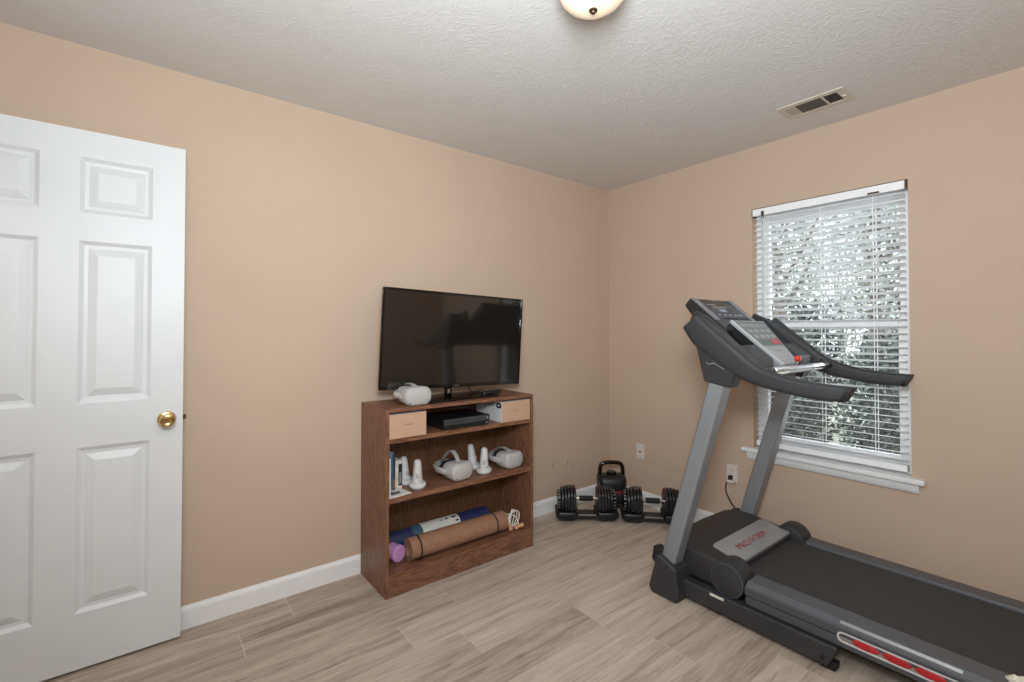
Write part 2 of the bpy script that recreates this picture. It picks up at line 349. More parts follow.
def blob(bm, c, size, e=1.0, seg=24, mi=0, e2=None):
    """superellipsoid; e<1 = boxier"""
    c = Vector(c); e2 = e if e2 is None else e2
    sg = lambda v, k: math.copysign(abs(v)**k, v)
    rs = []; m = seg//2
    for i in range(1, m):
        a = -PI/2 + PI*i/m
        rs.append([c + Vector((size[0]*sg(math.cos(a), e)*sg(math.cos(t), e2), size[1]*sg(math.cos(a), e)*sg(math.sin(t), e2), size[2]*sg(math.sin(a), e)))
                   for t in (2*PI*j/seg for j in range(seg))])
    rings(bm, rs, True, mi)
def rrect(w, h, r, k=5):
    """rounded rectangle outline centred on 0"""
    out = []
    for cx, cy, a0 in ((w/2-r, h/2-r, 0), (-w/2+r, h/2-r, PI/2), (-w/2+r, -h/2+r, PI), (w/2-r, -h/2+r, 3*PI/2)):
        for i in range(k+1):
            a = a0 + PI/2*i/k; out.append((cx + r*math.cos(a), cy + r*math.sin(a)))
    return out
def obj(name, bm, mats, parent=None, bevel=0, smooth=False, world=True, segs=2, ang=35):
    bmesh.ops.recalc_face_normals(bm, faces=bm.faces[:])
    if parent is not None and world: bmesh.ops.transform(bm, matrix=wmat(parent).inverted(), verts=bm.verts[:])
    me = bpy.data.meshes.new(name); bm.to_mesh(me); bm.free()
    for m in (mats if isinstance(mats, (list, tuple)) else [mats]): me.materials.append(m)
    if smooth or bevel:
        me.shade_smooth()
        me.set_sharp_from_angle(angle=math.radians(ang))
    o = bpy.data.objects.new(name, me); C.objects.link(o)
    if parent is not None:
        o.parent = parent; WM_[o.name] = wmat(parent).copy()
    else: WM_[o.name] = Matrix.Identity(4)
    if bevel:
        md = o.modifiers.new('bevel', 'BEVEL'); md.width = bevel; md.segments = segs; md.limit_method = 'ANGLE'; md.angle_limit = math.radians(40); md.harden_normals = True
    return o
def tag(o, label=None, cat=None, group=None, kind=None):
    if label: o['label'] = label
    if cat: o['category'] = cat
    if group: o['group'] = group
    if kind: o['kind'] = kind
    return o
def thing(name, loc, label, cat, group=None, rotz=0):
    o = bpy.data.objects.new(name, None); C.objects.link(o); o.location = loc; o.rotation_euler = (0, 0, rotz); o.empty_display_size = 0.05
    WM_[o.name] = Matrix.Translation(loc) @ Matrix.Rotation(rotz, 4, 'Z')
    return tag(o, label, cat, group)
def struct(name, bm, m, parent=None, **k):
    o = obj(name, bm, m, parent, **k)
    if parent is None: o['kind'] = 'structure'
    return o
def text_mesh(name, body, size, mtx, material, parent, depth=0.0006, world=True, shear=0.0, sx=1.0, align='CENTER'):
    cu = bpy.data.curves.new(name, 'FONT'); cu.body = body; cu.size = size; cu.extrude = depth; cu.align_x = align; cu.align_y = 'CENTER'; cu.shear = shear; cu.offset = 0.0; cu.space_character = 1.12 if body[0] == 'P' else 1.0
    t = bpy.data.objects.new('tmp_text', cu); C.objects.link(t)
    dg = bpy.context.evaluated_depsgraph_get(); dg.update()
    me = bpy.data.meshes.new_from_object(t.evaluated_get(dg)); bpy.data.objects.remove(t)
    bm = B(); bm.from_mesh(me); bpy.data.meshes.remove(me)
    bmesh.ops.transform(bm, matrix=mtx @ Matrix.Diagonal((sx, 1, 1, 1)), verts=bm.verts[:])
    return obj(name, bm, material, parent, world=world)
def copy_tree(o, parent=None, wm=None):
    c = o.copy(); C.objects.link(c)
    if parent is not None: c.parent = parent
    for ch in list(o.children): copy_tree(ch, c)
    return c

# ------------------------------------------------------------------ room shell
bm = B(); box(bm, -1.9, X0+0.16, YN-0.12, Y0+0.12, -0.1, 0.0); struct('floor', bm, M['floor'])
bm = B(); box(bm, -1.9, X0+0.16, YN-0.12, Y0+0.12, H, H+0.1); struct('ceiling', bm, M['ceiling'])
bm = B(); box(bm, XB-0.12, X0+0.16, Y0, Y0+0.12, 0, H); struct('wall_left', bm, M['wallscuff'])
bm = B(); box(bm, XB-0.12, X0+0.16, YN-0.12, YN, 0, H); struct('wall_near', bm, M['wall'])
WY0, WY1, WZ0, WZ1 = 0.621, 1.381, 0.580, 2.054      # window opening
bm = B(); XW = X0+0.16
box(bm, X0, XW, YN, WY0, 0, H); box(bm, X0, XW, WY1, Y0, 0, H)
box(bm, X0, XW, WY0, WY1, 0, WZ0-0.03); box(bm, X0, XW, WY0, WY1, WZ1, H)
struct('wall_right', bm, M['wall'])
bm = B(); box(bm, XB-0.12, XB, YN, 1.62, 0, H); box(bm, XB-0.12, XB, 1.62, 2.44, 2.09, H); box(bm, XB-0.12, XB, 2.44, Y0, 0, H)
struct('wall_back', bm, M['wall'])
bm = B(); box(bm, -1.9, -1.8, YN-0.12, Y0+0.12, 0, H); box(bm, -1.8, XB-0.12, Y0, Y0+0.12, 0, H); box(bm, -1.8, XB-0.12, YN-0.12, YN, 0, H)
struct('wall_hallway', bm, M['wall'])
# doorway casing on the back wall
bm = B(); box(bm, XB, XB+0.014, 1.56, 1.62, 0, 2.15); box(bm, XB, XB+0.014, 1.56, 2.50, 2.09, 2.15); box(bm, XB, XB+0.014, 2.465, 2.50, 0, 2.09)
box(bm, XB-0.12, XB, 1.62, 1.635, 0, 2.09); box(bm, XB-0.12, XB, 2.425, 2.44, 0, 2.09); box(bm, XB-0.12, XB, 1.62, 2.44, 2.075, 2.09)
struct('trim_1', bm, M['white'], bevel=0.003)

def baseboard(name, pts):
    """pts: list of (start, end, inward normal)"""
    bm = B(); prof = [(0, 0), (0.012, 0), (0.012, 0.078), (0.009, 0.088), (0.006, 0.092), (0.004, 0.099), (0, 0.099)]
    for (a, b, n) in pts:
        a = Vector(a); b = Vector(b); n = Vector(n)
        rings(bm, [[(a + n*p[0] + Vector((0, 0, p[1]))) for p in prof], [(b + n*p[0] + Vector((0, 0, p[1]))) for p in prof]])
    return struct(name, bm, M['white'])
baseboard('baseboard_left', [((XB, Y0, 0), (X0, Y0, 0), (0, -1, 0))])
baseboard('baseboard_right', [((X0, YN, 0), (X0, Y0, 0), (-1, 0, 0))])
baseboard('baseboard_near', [((XB, YN, 0), (X0, YN, 0), (0, 1, 0))])
baseboard('baseboard_back', [((XB, YN, 0), (XB, 1.56, 0), (1, 0, 0))])

# ------------------------------------------------------------------ window
win = bpy.data.objects.new('window_1', None); C.objects.link(win); win.location = (X0+0.08, 1.0, WZ0); win['kind'] = 'structure'; WM_['window_1'] = Matrix.Translation(win.location)
def ringframe(bm, y0, y1, z0, z1, wy, wzb, wzt, x0, x1):
    box(bm, x0, x1, y0, y0+wy, z0, z1); box(bm, x0, x1, y1-wy, y1, z0, z1)
    box(bm, x0, x1, y0+wy, y1-wy, z0, z0+wzb); box(bm, x0, x1, y0+wy, y1-wy, z1-wzt, z1)
bm = B(); ringframe(bm, WY0, WY1, WZ0, WZ1, 0.024, 0.03, 0.03, X0+0.062, X0+0.15); obj('window_frame', bm, M['white'], win, bevel=0.002)
bm = B(); ringframe(bm, 0.645, 1.357, 1.318, 2.024, 0.034, 0.036, 0.05, X0+0.105, X0+0.135); us = obj('upper_sash', bm, M['white'], win, bevel=0.003)
bm = B(); box(bm, X0+0.118, X0+0.122, 0.679, 1.323, 1.354, 1.974); obj('pane', bm, M['glass'], us)
bm = B(); ringframe(bm, 0.645, 1.357, 0.61, 1.352, 0.036, 0.052, 0.042, X0+0.07, X0+0.10); ls = obj('lower_sash', bm, M['white'], win, bevel=0.003)
bm = B(); box(bm, X0+0.083, X0+0.087, 0.681, 1.321, 0.662, 1.31); obj('pane', bm, M['glass'], ls)
bm = B(); box(bm, X0+0.055, X0+0.07, 0.97, 1.03, 1.345, 1.362); box(bm, X0+0.05, X0+0.062, 0.99, 1.02, 1.35, 1.37); obj('sash_lock', bm, M['white'], ls, bevel=0.003)
bm = B(); box(bm, X0-0.045, X0, 0.565, 1.44, 0.556, 0.582); box(bm, X0, X0+0.062, WY0, WY1, 0.556, 0.582)
obj('window_sill', bm, M['white'], win, bevel=0.006, segs=3)
bm = B(); prism(bm, [(X0-0.018, 0.515), (X0-0.022, 0.53), (X0-0.028, 0.548), (X0-0.028, 0.556), (X0, 0.556), (X0, 0.508), (X0-0.012, 0.508)], 1, 0.59, 1.415)
obj('apron', bm, M['white'], win, bevel=0.002)

# ------------------------------------------------------------------ blind
bl = thing('window_blind', (X0+0.03, 1.0, 2.05), 'white horizontal slatted blind hanging open inside the window opening', 'blind')
bm = B(); box(bm, X0-0.006, X0+0.003, WY0+0.012, WY1-0.006, 2.006, 2.049); box(bm, X0+0.003, X0+0.05, WY0+0.015, WY1-0.01, 2.012, 2.045)
hr = obj('headrail', bm, M['slat'], bl, bevel=0.002)
bm = B(); box(bm, X0-0.004, X0+0.05, WY0+0.001, WY0+0.010, 2.004, 2.052); box(bm, X0-0.004, X0+0.05, WY1-0.005, WY1-0.001, 2.004, 2.052)
box(bm, X0-0.003, X0+0.05, WY0+0.01, WY1-0.005, 2.0492, 2.0525)
obj('bracket', bm, M['bronze'], bl)
bm = B(); z = 1.985; k = 0
tilt = -0.18
while z > 0.655:
    y0, y1 = 0.640, 1.366
    n = 4; pts_t = []; pts_b = []
    for i in range(n+1):
        t = i/n-0.5; x = X0+0.028+t*0.048; zz = z - 0.0022*(4*t*t) + t*tilt*0.05 + 0.001
        pts_t.append((x, zz+0.0013)); pts_b.append((x, zz-0.0013))
    prism(bm, pts_t + pts_b[::-1], 1, y0, y1); z -= 0.0350; k += 1
obj('slats', bm, M['slat'], bl)
bm = B(); box(bm, X0+0.006, X0+0.05, 0.638, 1.368, 0.598, 0.63); obj('bottom_rail', bm, M['slat'], bl, bevel=0.004)
for y in (1.305, 1.005, 0.765):
    bm = B()
    for x in (X0+0.0025, X0+0.0535): box(bm, x-0.0006, x+0.0006, y-0.0018, y+0.0018, 0.63, 2.01)
    box(bm, X0+0.027, X0+0.0285, y-0.008, y-0.0065, 0.63, 2.01)
    obj('ladder_cord', bm, M['slat'], bl)
bm = B(); tube(bm, [(X0-0.012, 1.313, 2.0), (X0-0.012, 1.313, 1.2)], 0.004, 6); obj('tilt_wand', bm, M['whitep'], bl)
bm = B(); box(bm, X0-0.014, X0-0.006, 1.306, 1.320, 1.985, 2.03); obj('wand_hook', bm, M['bronze'], bl)
bm = B(); box(bm, X0-0.0075, X0-0.006, 0.735, 0.785, 2.008, 2.018); obj('cord_lock', bm, M['bronze'], bl)

# ------------------------------------------------------------------ door
DX0, DX1, DZ0, DZ1, DY0, DY1 = -0.630, 0.147, 0.012, 2.077, 2.452, 2.487
dr = bpy.data.objects.new('door_1', None); C.objects.link(dr); dr.location = (DX0, DY1, 0); dr['kind'] = 'structure'; WM_['door_1'] = Matrix.Translation(dr.location)
cols = [(-0.520, -0.298), (-0.187, 0.037)]; rows = [(0.222, 0.852), (1.020, 1.648), (1.757, 1.972)]
bm = B()
xs = [DX0, cols[0][0], cols[0][1], cols[1][0], cols[1][1], DX1]
zs = [DZ0, rows[0][0], rows[0][1], rows[1][0], rows[1][1], rows[2][0], rows[2][1], DZ1]
for face, yy, sgn in (('f', DY0, 1), ('b', DY1, -1)):
    for i in range(5):
        for j in range(7):
            if i in (1, 3) and j in (1, 3, 5):
                x0, x1, z0, z1 = xs[i], xs[i+1], zs[j], zs[j+1]
                lv = [(0, 0), (0.006, 0.004), (0.014, 0.0095), (0.027, 0.0105), (0.031, 0.0085), (0.052, 0.0018), (0.056, 0.001)]
                R = [[(x0+a, yy+sgn*d, z0+a), (x1-a, yy+sgn*d, z0+a), (x1-a, yy+sgn*d, z1-a), (x0+a, yy+sgn*d, z1-a)] for a, d in lv]
                V = [[bm.verts.new(p) for p in r] for r in R]
                for a, b in zip(V, V[1:]):
                    for q in range(4): bm.faces.new((a[q], a[(q+1) % 4], b[(q+1) % 4], b[q]))
                bm.faces.new(V[-1])
            else:
                bm.faces.new([bm.verts.new(p) for p in ((xs[i], yy, zs[j]), (xs[i+1], yy, zs[j]), (xs[i+1], yy, zs[j+1]), (xs[i], yy, zs[j+1]))])
for p in (((DX0,DY0,DZ0),(DX0,DY1,DZ0),(DX0,DY1,DZ1),(DX0,DY0,DZ1)), ((DX1,DY0,DZ0),(DX1,DY1,DZ0),(DX1,DY1,DZ1),(DX1,DY0,DZ1)),
          ((DX0,DY0,DZ0),(DX1,DY0,DZ0),(DX1,DY1,DZ0),(DX0,DY1,DZ0)), ((DX0,DY0,DZ1),(DX1,DY0,DZ1),(DX1,DY1,DZ1),(DX0,DY1,DZ1))):
    bm.faces.new([bm.verts.new(q) for q in p])
bmesh.ops.remove_doubles(bm, verts=bm.verts[:], dist=0.0002)
obj('door_leaf', bm, M['door'], dr)
bm = B(); kx, kz = 0.0915, 0.932
lathe(bm, [(0.031, 0), (0.033, -0.004), (0.030, -0.009), (0.016, -0.013), (0.012, -0.018), (0.012, -0.030), (0.020, -0.036), (0.0275, -0.046), (0.0285, -0.054), (0.025, -0.061), (0.017, -0.064), (0.012, -0.062), (0.008, -0.0615), (0.0, -0.0615)], (kx, DY0, kz), 'y', 36)
obj('door_knob', bm, M['brass'], dr, smooth=True)
bm = B(); box(bm, DX1, DX1+0.001, DY0+0.006, DY1-0.006, kz-0.03, kz+0.03); box(bm, DX1+0.001, DX1+0.012, DY0+0.008, DY0+0.024, kz-0.008, kz+0.010); obj('latch', bm, M['bronze'], dr)
bm = B()
for z in (0.25, 1.05, 1.85): tube(bm, [(DX0-0.004, DY1+0.004, z-0.045), (DX0-0.004, DY1+0.004, z+0.045)], 0.006, 10)
obj('hinges', bm, M['brass'], dr)

# ------------------------------------------------------------------ ceiling light
lx, ly = 1.1035, 0.992
cl = thing('ceiling_light', (lx, ly, H), 'round flush-mount lamp with a glowing cream glass bowl on the ceiling', 'ceiling light')
bm = B(); lathe(bm, [(0.075, 0), (0.08, -0.010), (0.10, -0.030), (0.110, -0.05), (0.114, -0.058), (0.114, -0.064), (0.102, -0.066)], (lx, ly, H), 'z', 48); obj('pan', bm, M['bronze'], cl, smooth=True)
bm = B(); lathe(bm, [(0.108, -0.062), (0.109, -0.072), (0.103, -0.092), (0.088, -0.110), (0.067, -0.125), (0.045, -0.134), (0.012, -0.137)], (lx, ly, H), 'z', 48); obj('glass_bowl', bm, M['bowl'], cl, smooth=True)
bm = B(); lathe(bm, [(0.009, -0.136), (0.013, -0.1385), (0.013, -0.142), (0.008, -0.145), (0.006, -0.150), (0.0, -0.152)], (lx, ly, H), 'z', 24); obj('finial', bm, M['bronze'], cl, smooth=True)

# ------------------------------------------------------------------ ceiling vent
vx0, vx1, vy0, vy1 = 2.560, 2.738, 0.762, 1.058
cv = thing('ceiling_vent', (2.65, 0.91, H), 'beige rectangular air register with dark louvers in the ceiling', 'air vent')
zc = H-0.004; zt = H-0.0005
secs = [(0.80, 0.858), (0.868, 0.985), (0.995, 1.035)]
bm = B(); vi0, vi1 = vx0+0.032, vx1-0.032
box(bm, vx0, vi0, vy0, vy1, H-0.007, zt); box(bm, vi1, vx1, vy0, vy1, H-0.007, zt)
ye = [vy0] + [v for s in secs for v in s] + [vy1]
for i in range(0, len(ye), 2): box(bm, vi0, vi1, ye[i], ye[i+1], H-0.007, zt)
obj('frame', bm, M['ventmat'], cv, bevel=0.0015)
bm = B(); box(bm, vi0-0.003, vi1+0.003, 0.797, 1.038, H-0.0012, H-0.0006); obj('backing', bm, M['ventdark'], cv)
bm = B()
y = 0.805
while y < 0.857: prism(bm, [(y, H-0.0062), (y+0.0012, H-0.0062), (y+0.004, H-0.0016), (y+0.0028, H-0.0016)], 0, vi0, vi1); y += 0.0125
x = vi0+0.004
while x < vi1-0.003: prism(bm, [(x, H-0.0062), (x+0.0012, H-0.0062), (x+0.004, H-0.0016), (x+0.0028, H-0.0016)], 1, secs[1][0], secs[1][1]); x += 0.0095
obj('louvers', bm, M['louver'], cv)
bm = B(); y = 0.998
while y < 1.033: prism(bm, [(y, H-0.0066), (y+0.0055, H-0.0066), (y+0.0065, H-0.002), (y+0.001, H-0.002)], 0, vi0, vi1); y += 0.0095
obj('closed_louvers', bm, M['ventmat'], cv)
bm = B(); box(bm, 2.645, 2.652, 0.776, 0.792, H-0.014, H-0.007); obj('damper_lever', bm, M['whitep'], cv)

# ------------------------------------------------------------------ wall plates
def plate(yc, zc_, label, kind):
    t = thing('wall_plate' if kind == 'jack' else 'wall_outlet', (X0, yc, zc_), label, 'wall plate' if kind == 'jack' else 'outlet')
    bm = B(); box(bm, X0-0.006, X0, yc-0.036, yc+0.036, zc_-0.058, zc_+0.058); obj('cover_plate', bm, M['outlet'], t, bevel=0.003)
    if kind == 'jack':
        bm = B(); lathe(bm, [(0.007, -0.006), (0.007, -0.009), (0.0045, -0.010), (0.0045, -0.016), (0.0, -0.016)], (X0, yc, zc_), 'x', 16); obj('jack', bm, M['bronze'], t)
        for z in (zc_-0.04, zc_+0.04):
            bm = B(); lathe(bm, [(0.003, -0.0058), (0.0025, -0.007), (0, -0.007)], (X0, yc, z), 'x', 10); obj('screw', bm, M['steel'], t)
    else:
        for z in (zc_+0.021, zc_-0.021):
            bm = B(); prism(bm, [(yc+p[0], z+p[1]) for p in rrect(0.034, 0.028, 0.009)], 0, X0-0.0085, X0-0.005); s = obj('socket', bm, M['outlet'], t)
            bm = B(); box(bm, X0-0.0088, X0-0.0084, yc-0.008, yc-0.006, z-0.004, z+0.006); box(bm, X0-0.0088, X0-0.0084, yc+0.006, yc+0.008, z-0.004, z+0.006); obj('slots', bm, M['ink'], s)
    return t
plate(2.221, 0.389, 'ivory wall plate with one small round jack, on the wall behind the dumbbells', 'jack')
plate(1.518, 0.389, 'ivory two-socket outlet under the window sill corner with a black plug in it', 'outlet')

# ------------------------------------------------------------------ bookcase
BX0, BX1, BY0, BY1, BT = 0.943, 1.884, 2.188, 2.514, 0.916
bc = thing('bookcase', ((BX0+BX1)/2, (BY0+BY1)/2, 0), 'low brown oak-veneer bookcase with three open tiers against the wall', 'bookcase')
T = 0.018
for x in (BX0, BX1-T):
    bm = B(); box(bm, x, x+T, BY0, BY1, 0, BT-T); obj('side_panel', bm, M['woodz'], bc, bevel=0.001)
bm = B(); box(bm, BX0, BX1, BY0-0.001, BY1, BT-T, BT); obj('top', bm, M['woodx'], bc, bevel=0.0015)
SH1, SH2, SH3 = 0.768, 0.480, 0.108
for z, t in ((SH1, 0.022), (SH2, 0.026)):
    bm = B(); box(bm, BX0+T, BX1-T, BY0+0.001, BY1-0.006, z-t, z); obj('shelf', bm, M['edge'] if False else M['woodx'], bc, bevel=0.001)
bm = B(); box(bm, BX0+T, BX1-T, BY0+0.014, BY1-0.006, SH3-0.018, SH3); obj('bottom_shelf', bm, M['woodx'], bc)
bm = B(); box(bm, BX0+T, BX1-T, BY0+0.001, BY0+0.014, 0.0, SH3); obj('kick_board', bm, M['woodx'], bc, bevel=0.001)
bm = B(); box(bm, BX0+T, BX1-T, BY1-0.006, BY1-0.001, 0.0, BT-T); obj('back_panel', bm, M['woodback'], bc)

# ------------------------------------------------------------------ television
tvc = Vector((1.440, 2.335, 1.247))
tv = thing('television', (1.42, 2.335, BT), 'flat black television on a glossy stand, tilted slightly, on top of the bookcase', 'television')
roll = Matrix.Translation(tvc) @ Matrix.Rotation(math.radians(1.8), 4, 'Y') @ Matrix.Rotation(math.radians(2.0), 4, 'X')
TW, TH = 0.930, 0.536
def local(bm, mtx): bmesh.ops.transform(bm, matrix=mtx, verts=bm.verts[:])
bm = B(); box(bm, -TW/2+0.002, TW/2-0.002, 0.0, 0.014, -TH/2+0.002, TH/2-0.002); box(bm, -TW/2+0.12, TW/2-0.12, 0.014, 0.06, -TH/2+0.04, TH/2-0.10); local(bm, roll); hs = obj('housing', bm, M['blackp'], tv, bevel=0.003)
bm = B(); b1, b2 = 0.012, 0.018
box(bm, -TW/2, -TW/2+b1, -0.006, 0.0, -TH/2, TH/2); box(bm, TW/2-b1, TW/2, -0.006, 0.0, -TH/2, TH/2)
box(bm, -TW/2+b1, TW/2-b1, -0.006, 0.0, -TH/2, -TH/2+b2); box(bm, -TW/2+b1, TW/2-b1, -0.006, 0.0, TH/2-b1, TH/2); local(bm, roll); obj('bezel', bm, M['blackg'], tv, bevel=0.001)
bm = B(); box(bm, -TW/2+b1, TW/2-b1, -0.0035, -0.0005, -TH/2+b2, TH/2-b1); local(bm, roll); obj('screen', bm, M['screen'], tv)
bm = B(); box(bm, -0.02, 0.02, -0.0065, -0.006, -TH/2+0.006, -TH/2+0.011); local(bm, roll); obj('badge', bm, M['steel'], tv)
bm = B(); box(bm, 1.377, 1.417, 2.360, 2.386, BT+0.009, 1.02); nk = obj('neck', bm, M['blackg'], tv, bevel=0.006)
bm = B(); box(bm, 1.387, 1.403, 2.357, 2.360, BT+0.026, 0.970); obj('neck_insert', bm, M['chrome'], nk, bevel=0.002)
bm = B(); prism(bm, [(1.42+p[0], 2.36+p[1]) for p in rrect(0.50, 0.25, 0.02)], 2, BT, BT+0.009); obj('stand_base', bm, M['blackg'], tv, bevel=0.002)
cab = B(); tube(cab, catmull([(1.57, 2.38, 1.03), (1.562, 2.39, 0.975), (1.555, 2.40, 0.955), (1.60, 2.42, 0.932), (1.66, 2.46, 0.93), (1.72, 2.505, 0.925), (1.74, 2.512, 0.922)], 6), 0.0025, 8)
obj('signal_cable', cab, M['blackp'], tv, smooth=True)

rm = thing('remote_control', (1.66, 2.315, BT+0.009), 'slim black remote control lying on the right end of the television stand', 'remote control', rotz=math.radians(14))
bm = B(); prism(bm, rrect(0.165, 0.042, 0.019), 2, 0, 0.016); obj('body', bm, M['blackp'], rm, bevel=0.004, world=False)
bm = B()
for i in range(7):
    for j in range(3): lathe(bm, [(0.0035, 0.0155), (0.003, 0.0175), (0, 0.0175)], (-0.06+i*0.018, -0.011+j*0.011, 0), 'z', 8)
obj('buttons', bm, M['charcoal'], rm, world=False)

# ------------------------------------------------------------------ VR headsets
def headset(loc, rotz, label, foam='foam', top_strap=True, side_len=0.12, loop_h=0.07):
    """local frame: visor faces -Y, base at z=0"""
    t = thing('vr_headset', loc, label, 'VR headset', 'VR headsets', rotz)
    W, Hh, D = 0.154, 0.094, 0.105
    # body shell
    bm = B(); rs = []
    for y, s, r in ((-D*0.5, 0.80, 0.9), (-D*0.5+0.005, 0.93, 0.95), (-D*0.5+0.016, 1.0, 1), (0.0, 1.0, 1), (D*0.28, 0.97, 1), (D*0.46, 0.90, 1)):
        rs.append([(p[0], y - 0.006*(1-(p[0]/(W/2))**2)*(1 if y < 0 else 0), p[1] + Hh/2) for p in rrect(W*s, Hh*s, 0.042*s, 6)])
    rings(bm, rs); body = obj('visor', bm, M['vr'], t, smooth=True, world=False, ang=60)
    # thin seam ring round the front cover
    bm = B(); path = [(p[0], -D*0.5+0.017, p[1]+Hh/2) for p in rrect(W*1.004, Hh*1.004, 0.042, 6)]; tube(bm, path, 0.0012, 6, closed=True); obj('seam', bm, M['vrfab'], body, smooth=True, world=False)
    # camera dots at the lower corners
    for sx in (-1, 1):
        bm = B(); lathe(bm, [(0.004, 0), (0.0035, -0.001), (0, -0.001)], (sx*0.054, -D*0.5-0.001, Hh*0.16), 'y', 12); obj('camera_lens', bm, M['ink'], body, world=False)
    # foam facial interface behind
    bm = B(); path = []
    rs = []
    for y, s in ((D*0.44, 0.84), (D*0.62, 0.88), (D*0.72, 0.84)):
        rs.append([(p[0], y, p[1] + Hh/2 + 0.004) for p in rrect(W*s, Hh*s, 0.038*s, 6)])
    rings(bm, rs); obj('face_foam', bm, M[foam], t, smooth=True, world=False, ang=60)
    # side strap arms
    for sx in (-1, 1):
        bm = B(); pts = catmull([(sx*W*0.50, -0.002, Hh*0.55), (sx*(W*0.56), 0.03, Hh*0.56), (sx*(W*0.54), 0.03+side_len*0.5, Hh*0.58), (sx*W*0.42, 0.03+side_len, Hh*0.60)], 5)
        tube(bm, pts, 0.0095, 12, flat=1.75, upv=(0, 0, 1)); 
        for v in bm.verts: pass
        obj('strap_arm', bm, M['vr'], t, smooth=True, world=False)
    # elastic loop behind the head
    bm = B(); pts = catmull([(-W*0.42, 0.03+side_len, Hh*0.60), (-W*0.28, 0.05+side_len, Hh*0.62), (0, 0.062+side_len, Hh*0.62), (W*0.28, 0.05+side_len, Hh*0.62), (W*0.42, 0.03+side_len, Hh*0.60)], 6)
    rs = []
    for i, p in enumerate(pts):
        rs.append([(p[0], p[1]-0.002, p[2]-0.014), (p[0], p[1]+0.002, p[2]-0.014), (p[0], p[1]+0.002, p[2]+0.014), (p[0], p[1]-0.002, p[2]+0.014)])
    rings(bm, rs); obj('back_strap', bm, M['vrfab'], t, smooth=True, world=False)
    if top_strap:
        bm = B(); pts = catmull([(0, -0.005, Hh*0.97), (0, 0.012, Hh+loop_h*0.55), (0, 0.045, Hh+loop_h), (0, 0.075, Hh+loop_h*0.8), (0, 0.05+side_len*0.8, Hh*0.9), (0, 0.060+side_len, Hh*0.66)], 6)
        rs = []
        for i, p in enumerate(pts):
            a = pts[max(i-1, 0)]; b = pts[min(i+1, len(pts)-1)]; d = (b-a).normalized(); n = Vector((0, -d.z, d.y))*0.002
            rs.append([(-0.013, p.y-n.y, p.z-n.z), (0.013, p.y-n.y, p.z-n.z), (0.013, p.y+n.y, p.z+n.z), (-0.013, p.y+n.y, p.z+n.z)])
        rings(bm, rs); obj('top_strap', bm, M['vrfab'], t, smooth=True, world=False)
    return t
headset((1.132, 2.262, BT), math.radians(3), 'pale grey VR headset on top of the bookcase in front of the television', foam='vrfab', side_len=0.05, loop_h=0.010)
headset((1.398, 2.268, SH2), math.radians(10), 'pale grey VR headset with raised arched top strap, nearer the books on the middle shelf', side_len=0.09, loop_h=0.050)
headset((1.765, 2.272, SH2), math.radians(8), 'pale grey VR headset in the right corner of the middle shelf', side_len=0.08, loop_h=0.012)

def controller(loc, rotz, label, lean=0.0):
    """ring lies flat on the shelf, grip rises from it"""
    t = thing('vr_controller', loc, label, 'controller', 'VR controllers', rotz)
    bm = B(); R = 0.036
    rs = []
    for i in range(36):
        a = 2*PI*i/36; c = Vector((R*math.cos(a), R*math.sin(a)*1.02, 0.017 + 0.004*math.sin(a)))
        u = Vector((math.cos(a), math.sin(a), 0))
        rs.append([c + u*math.cos(b)*0.009 + Vector((0, 0, math.sin(b)*0.0125)) for b in (2*PI*j/10 for j in range(10))])
    rings(bm, rs, close=True); obj('tracking_ring', bm, M['whitep'], t, smooth=True, world=False)
    bm = B(); lathe(bm, [(0.030, 0.010), (0.034, 0.016), (0.033, 0.024), (0.026, 0.031), (0.014, 0.035)], (0, 0, 0), 'z', 28); fp = obj('face_plate', bm, M['whitep'], t, smooth=True, world=False)
    bm = B(); lathe(bm, [(0.006, 0.020), (0.006, 0.034), (0.010, 0.036), (0.010, 0.040), (0, 0.041)], (0.014, -0.014, 0), 'z', 16); obj('thumbstick', bm, M['vr'], fp, smooth=True, world=False)
    bm = B(); pts = catmull([(0, 0.006, 0.02), (0, 0.009, 0.045), (0.001, 0.012, 0.075), (0.002, 0.016, 0.105), (0.002, 0.020, 0.128), (0.002, 0.023, 0.142)], 7)
    n = len(pts); rad = []
    for i in range(n):
        s = i/(n-1); rad.append(0.029 - 0.013*s if s < 0.7 else 0.0199*math.sqrt(max(0.06, 1-((s-0.7)/0.3)**2)))
    tube(bm, pts, rad, 14, flat=1.0); obj('grip', bm, M['whitep'], t, smooth=True, world=False)
    bm = B(); blob(bm, (0.0, -0.012, 0.062), (0.008, 0.010, 0.014), 0.8, 14); obj('trigger', bm, M['vr'], t, smooth=True, world=False)
    t.rotation_euler = (0, lean, rotz)
    return t
controller((1.128, 2.360, SH2), math.radians(10), 'white VR controller next to the book spines, standing behind another controller')
controller((1.150, 2.262, SH2), math.radians(-20), 'white VR controller standing in front by the pamphlet, left of the headset')
controller((1.572, 2.372, SH2), math.radians(30), 'white VR controller between the two shelf headsets, the rear one')
controller((1.572, 2.262, SH2), math.radians(-35), 'white VR controller between the two shelf headsets, the front one')

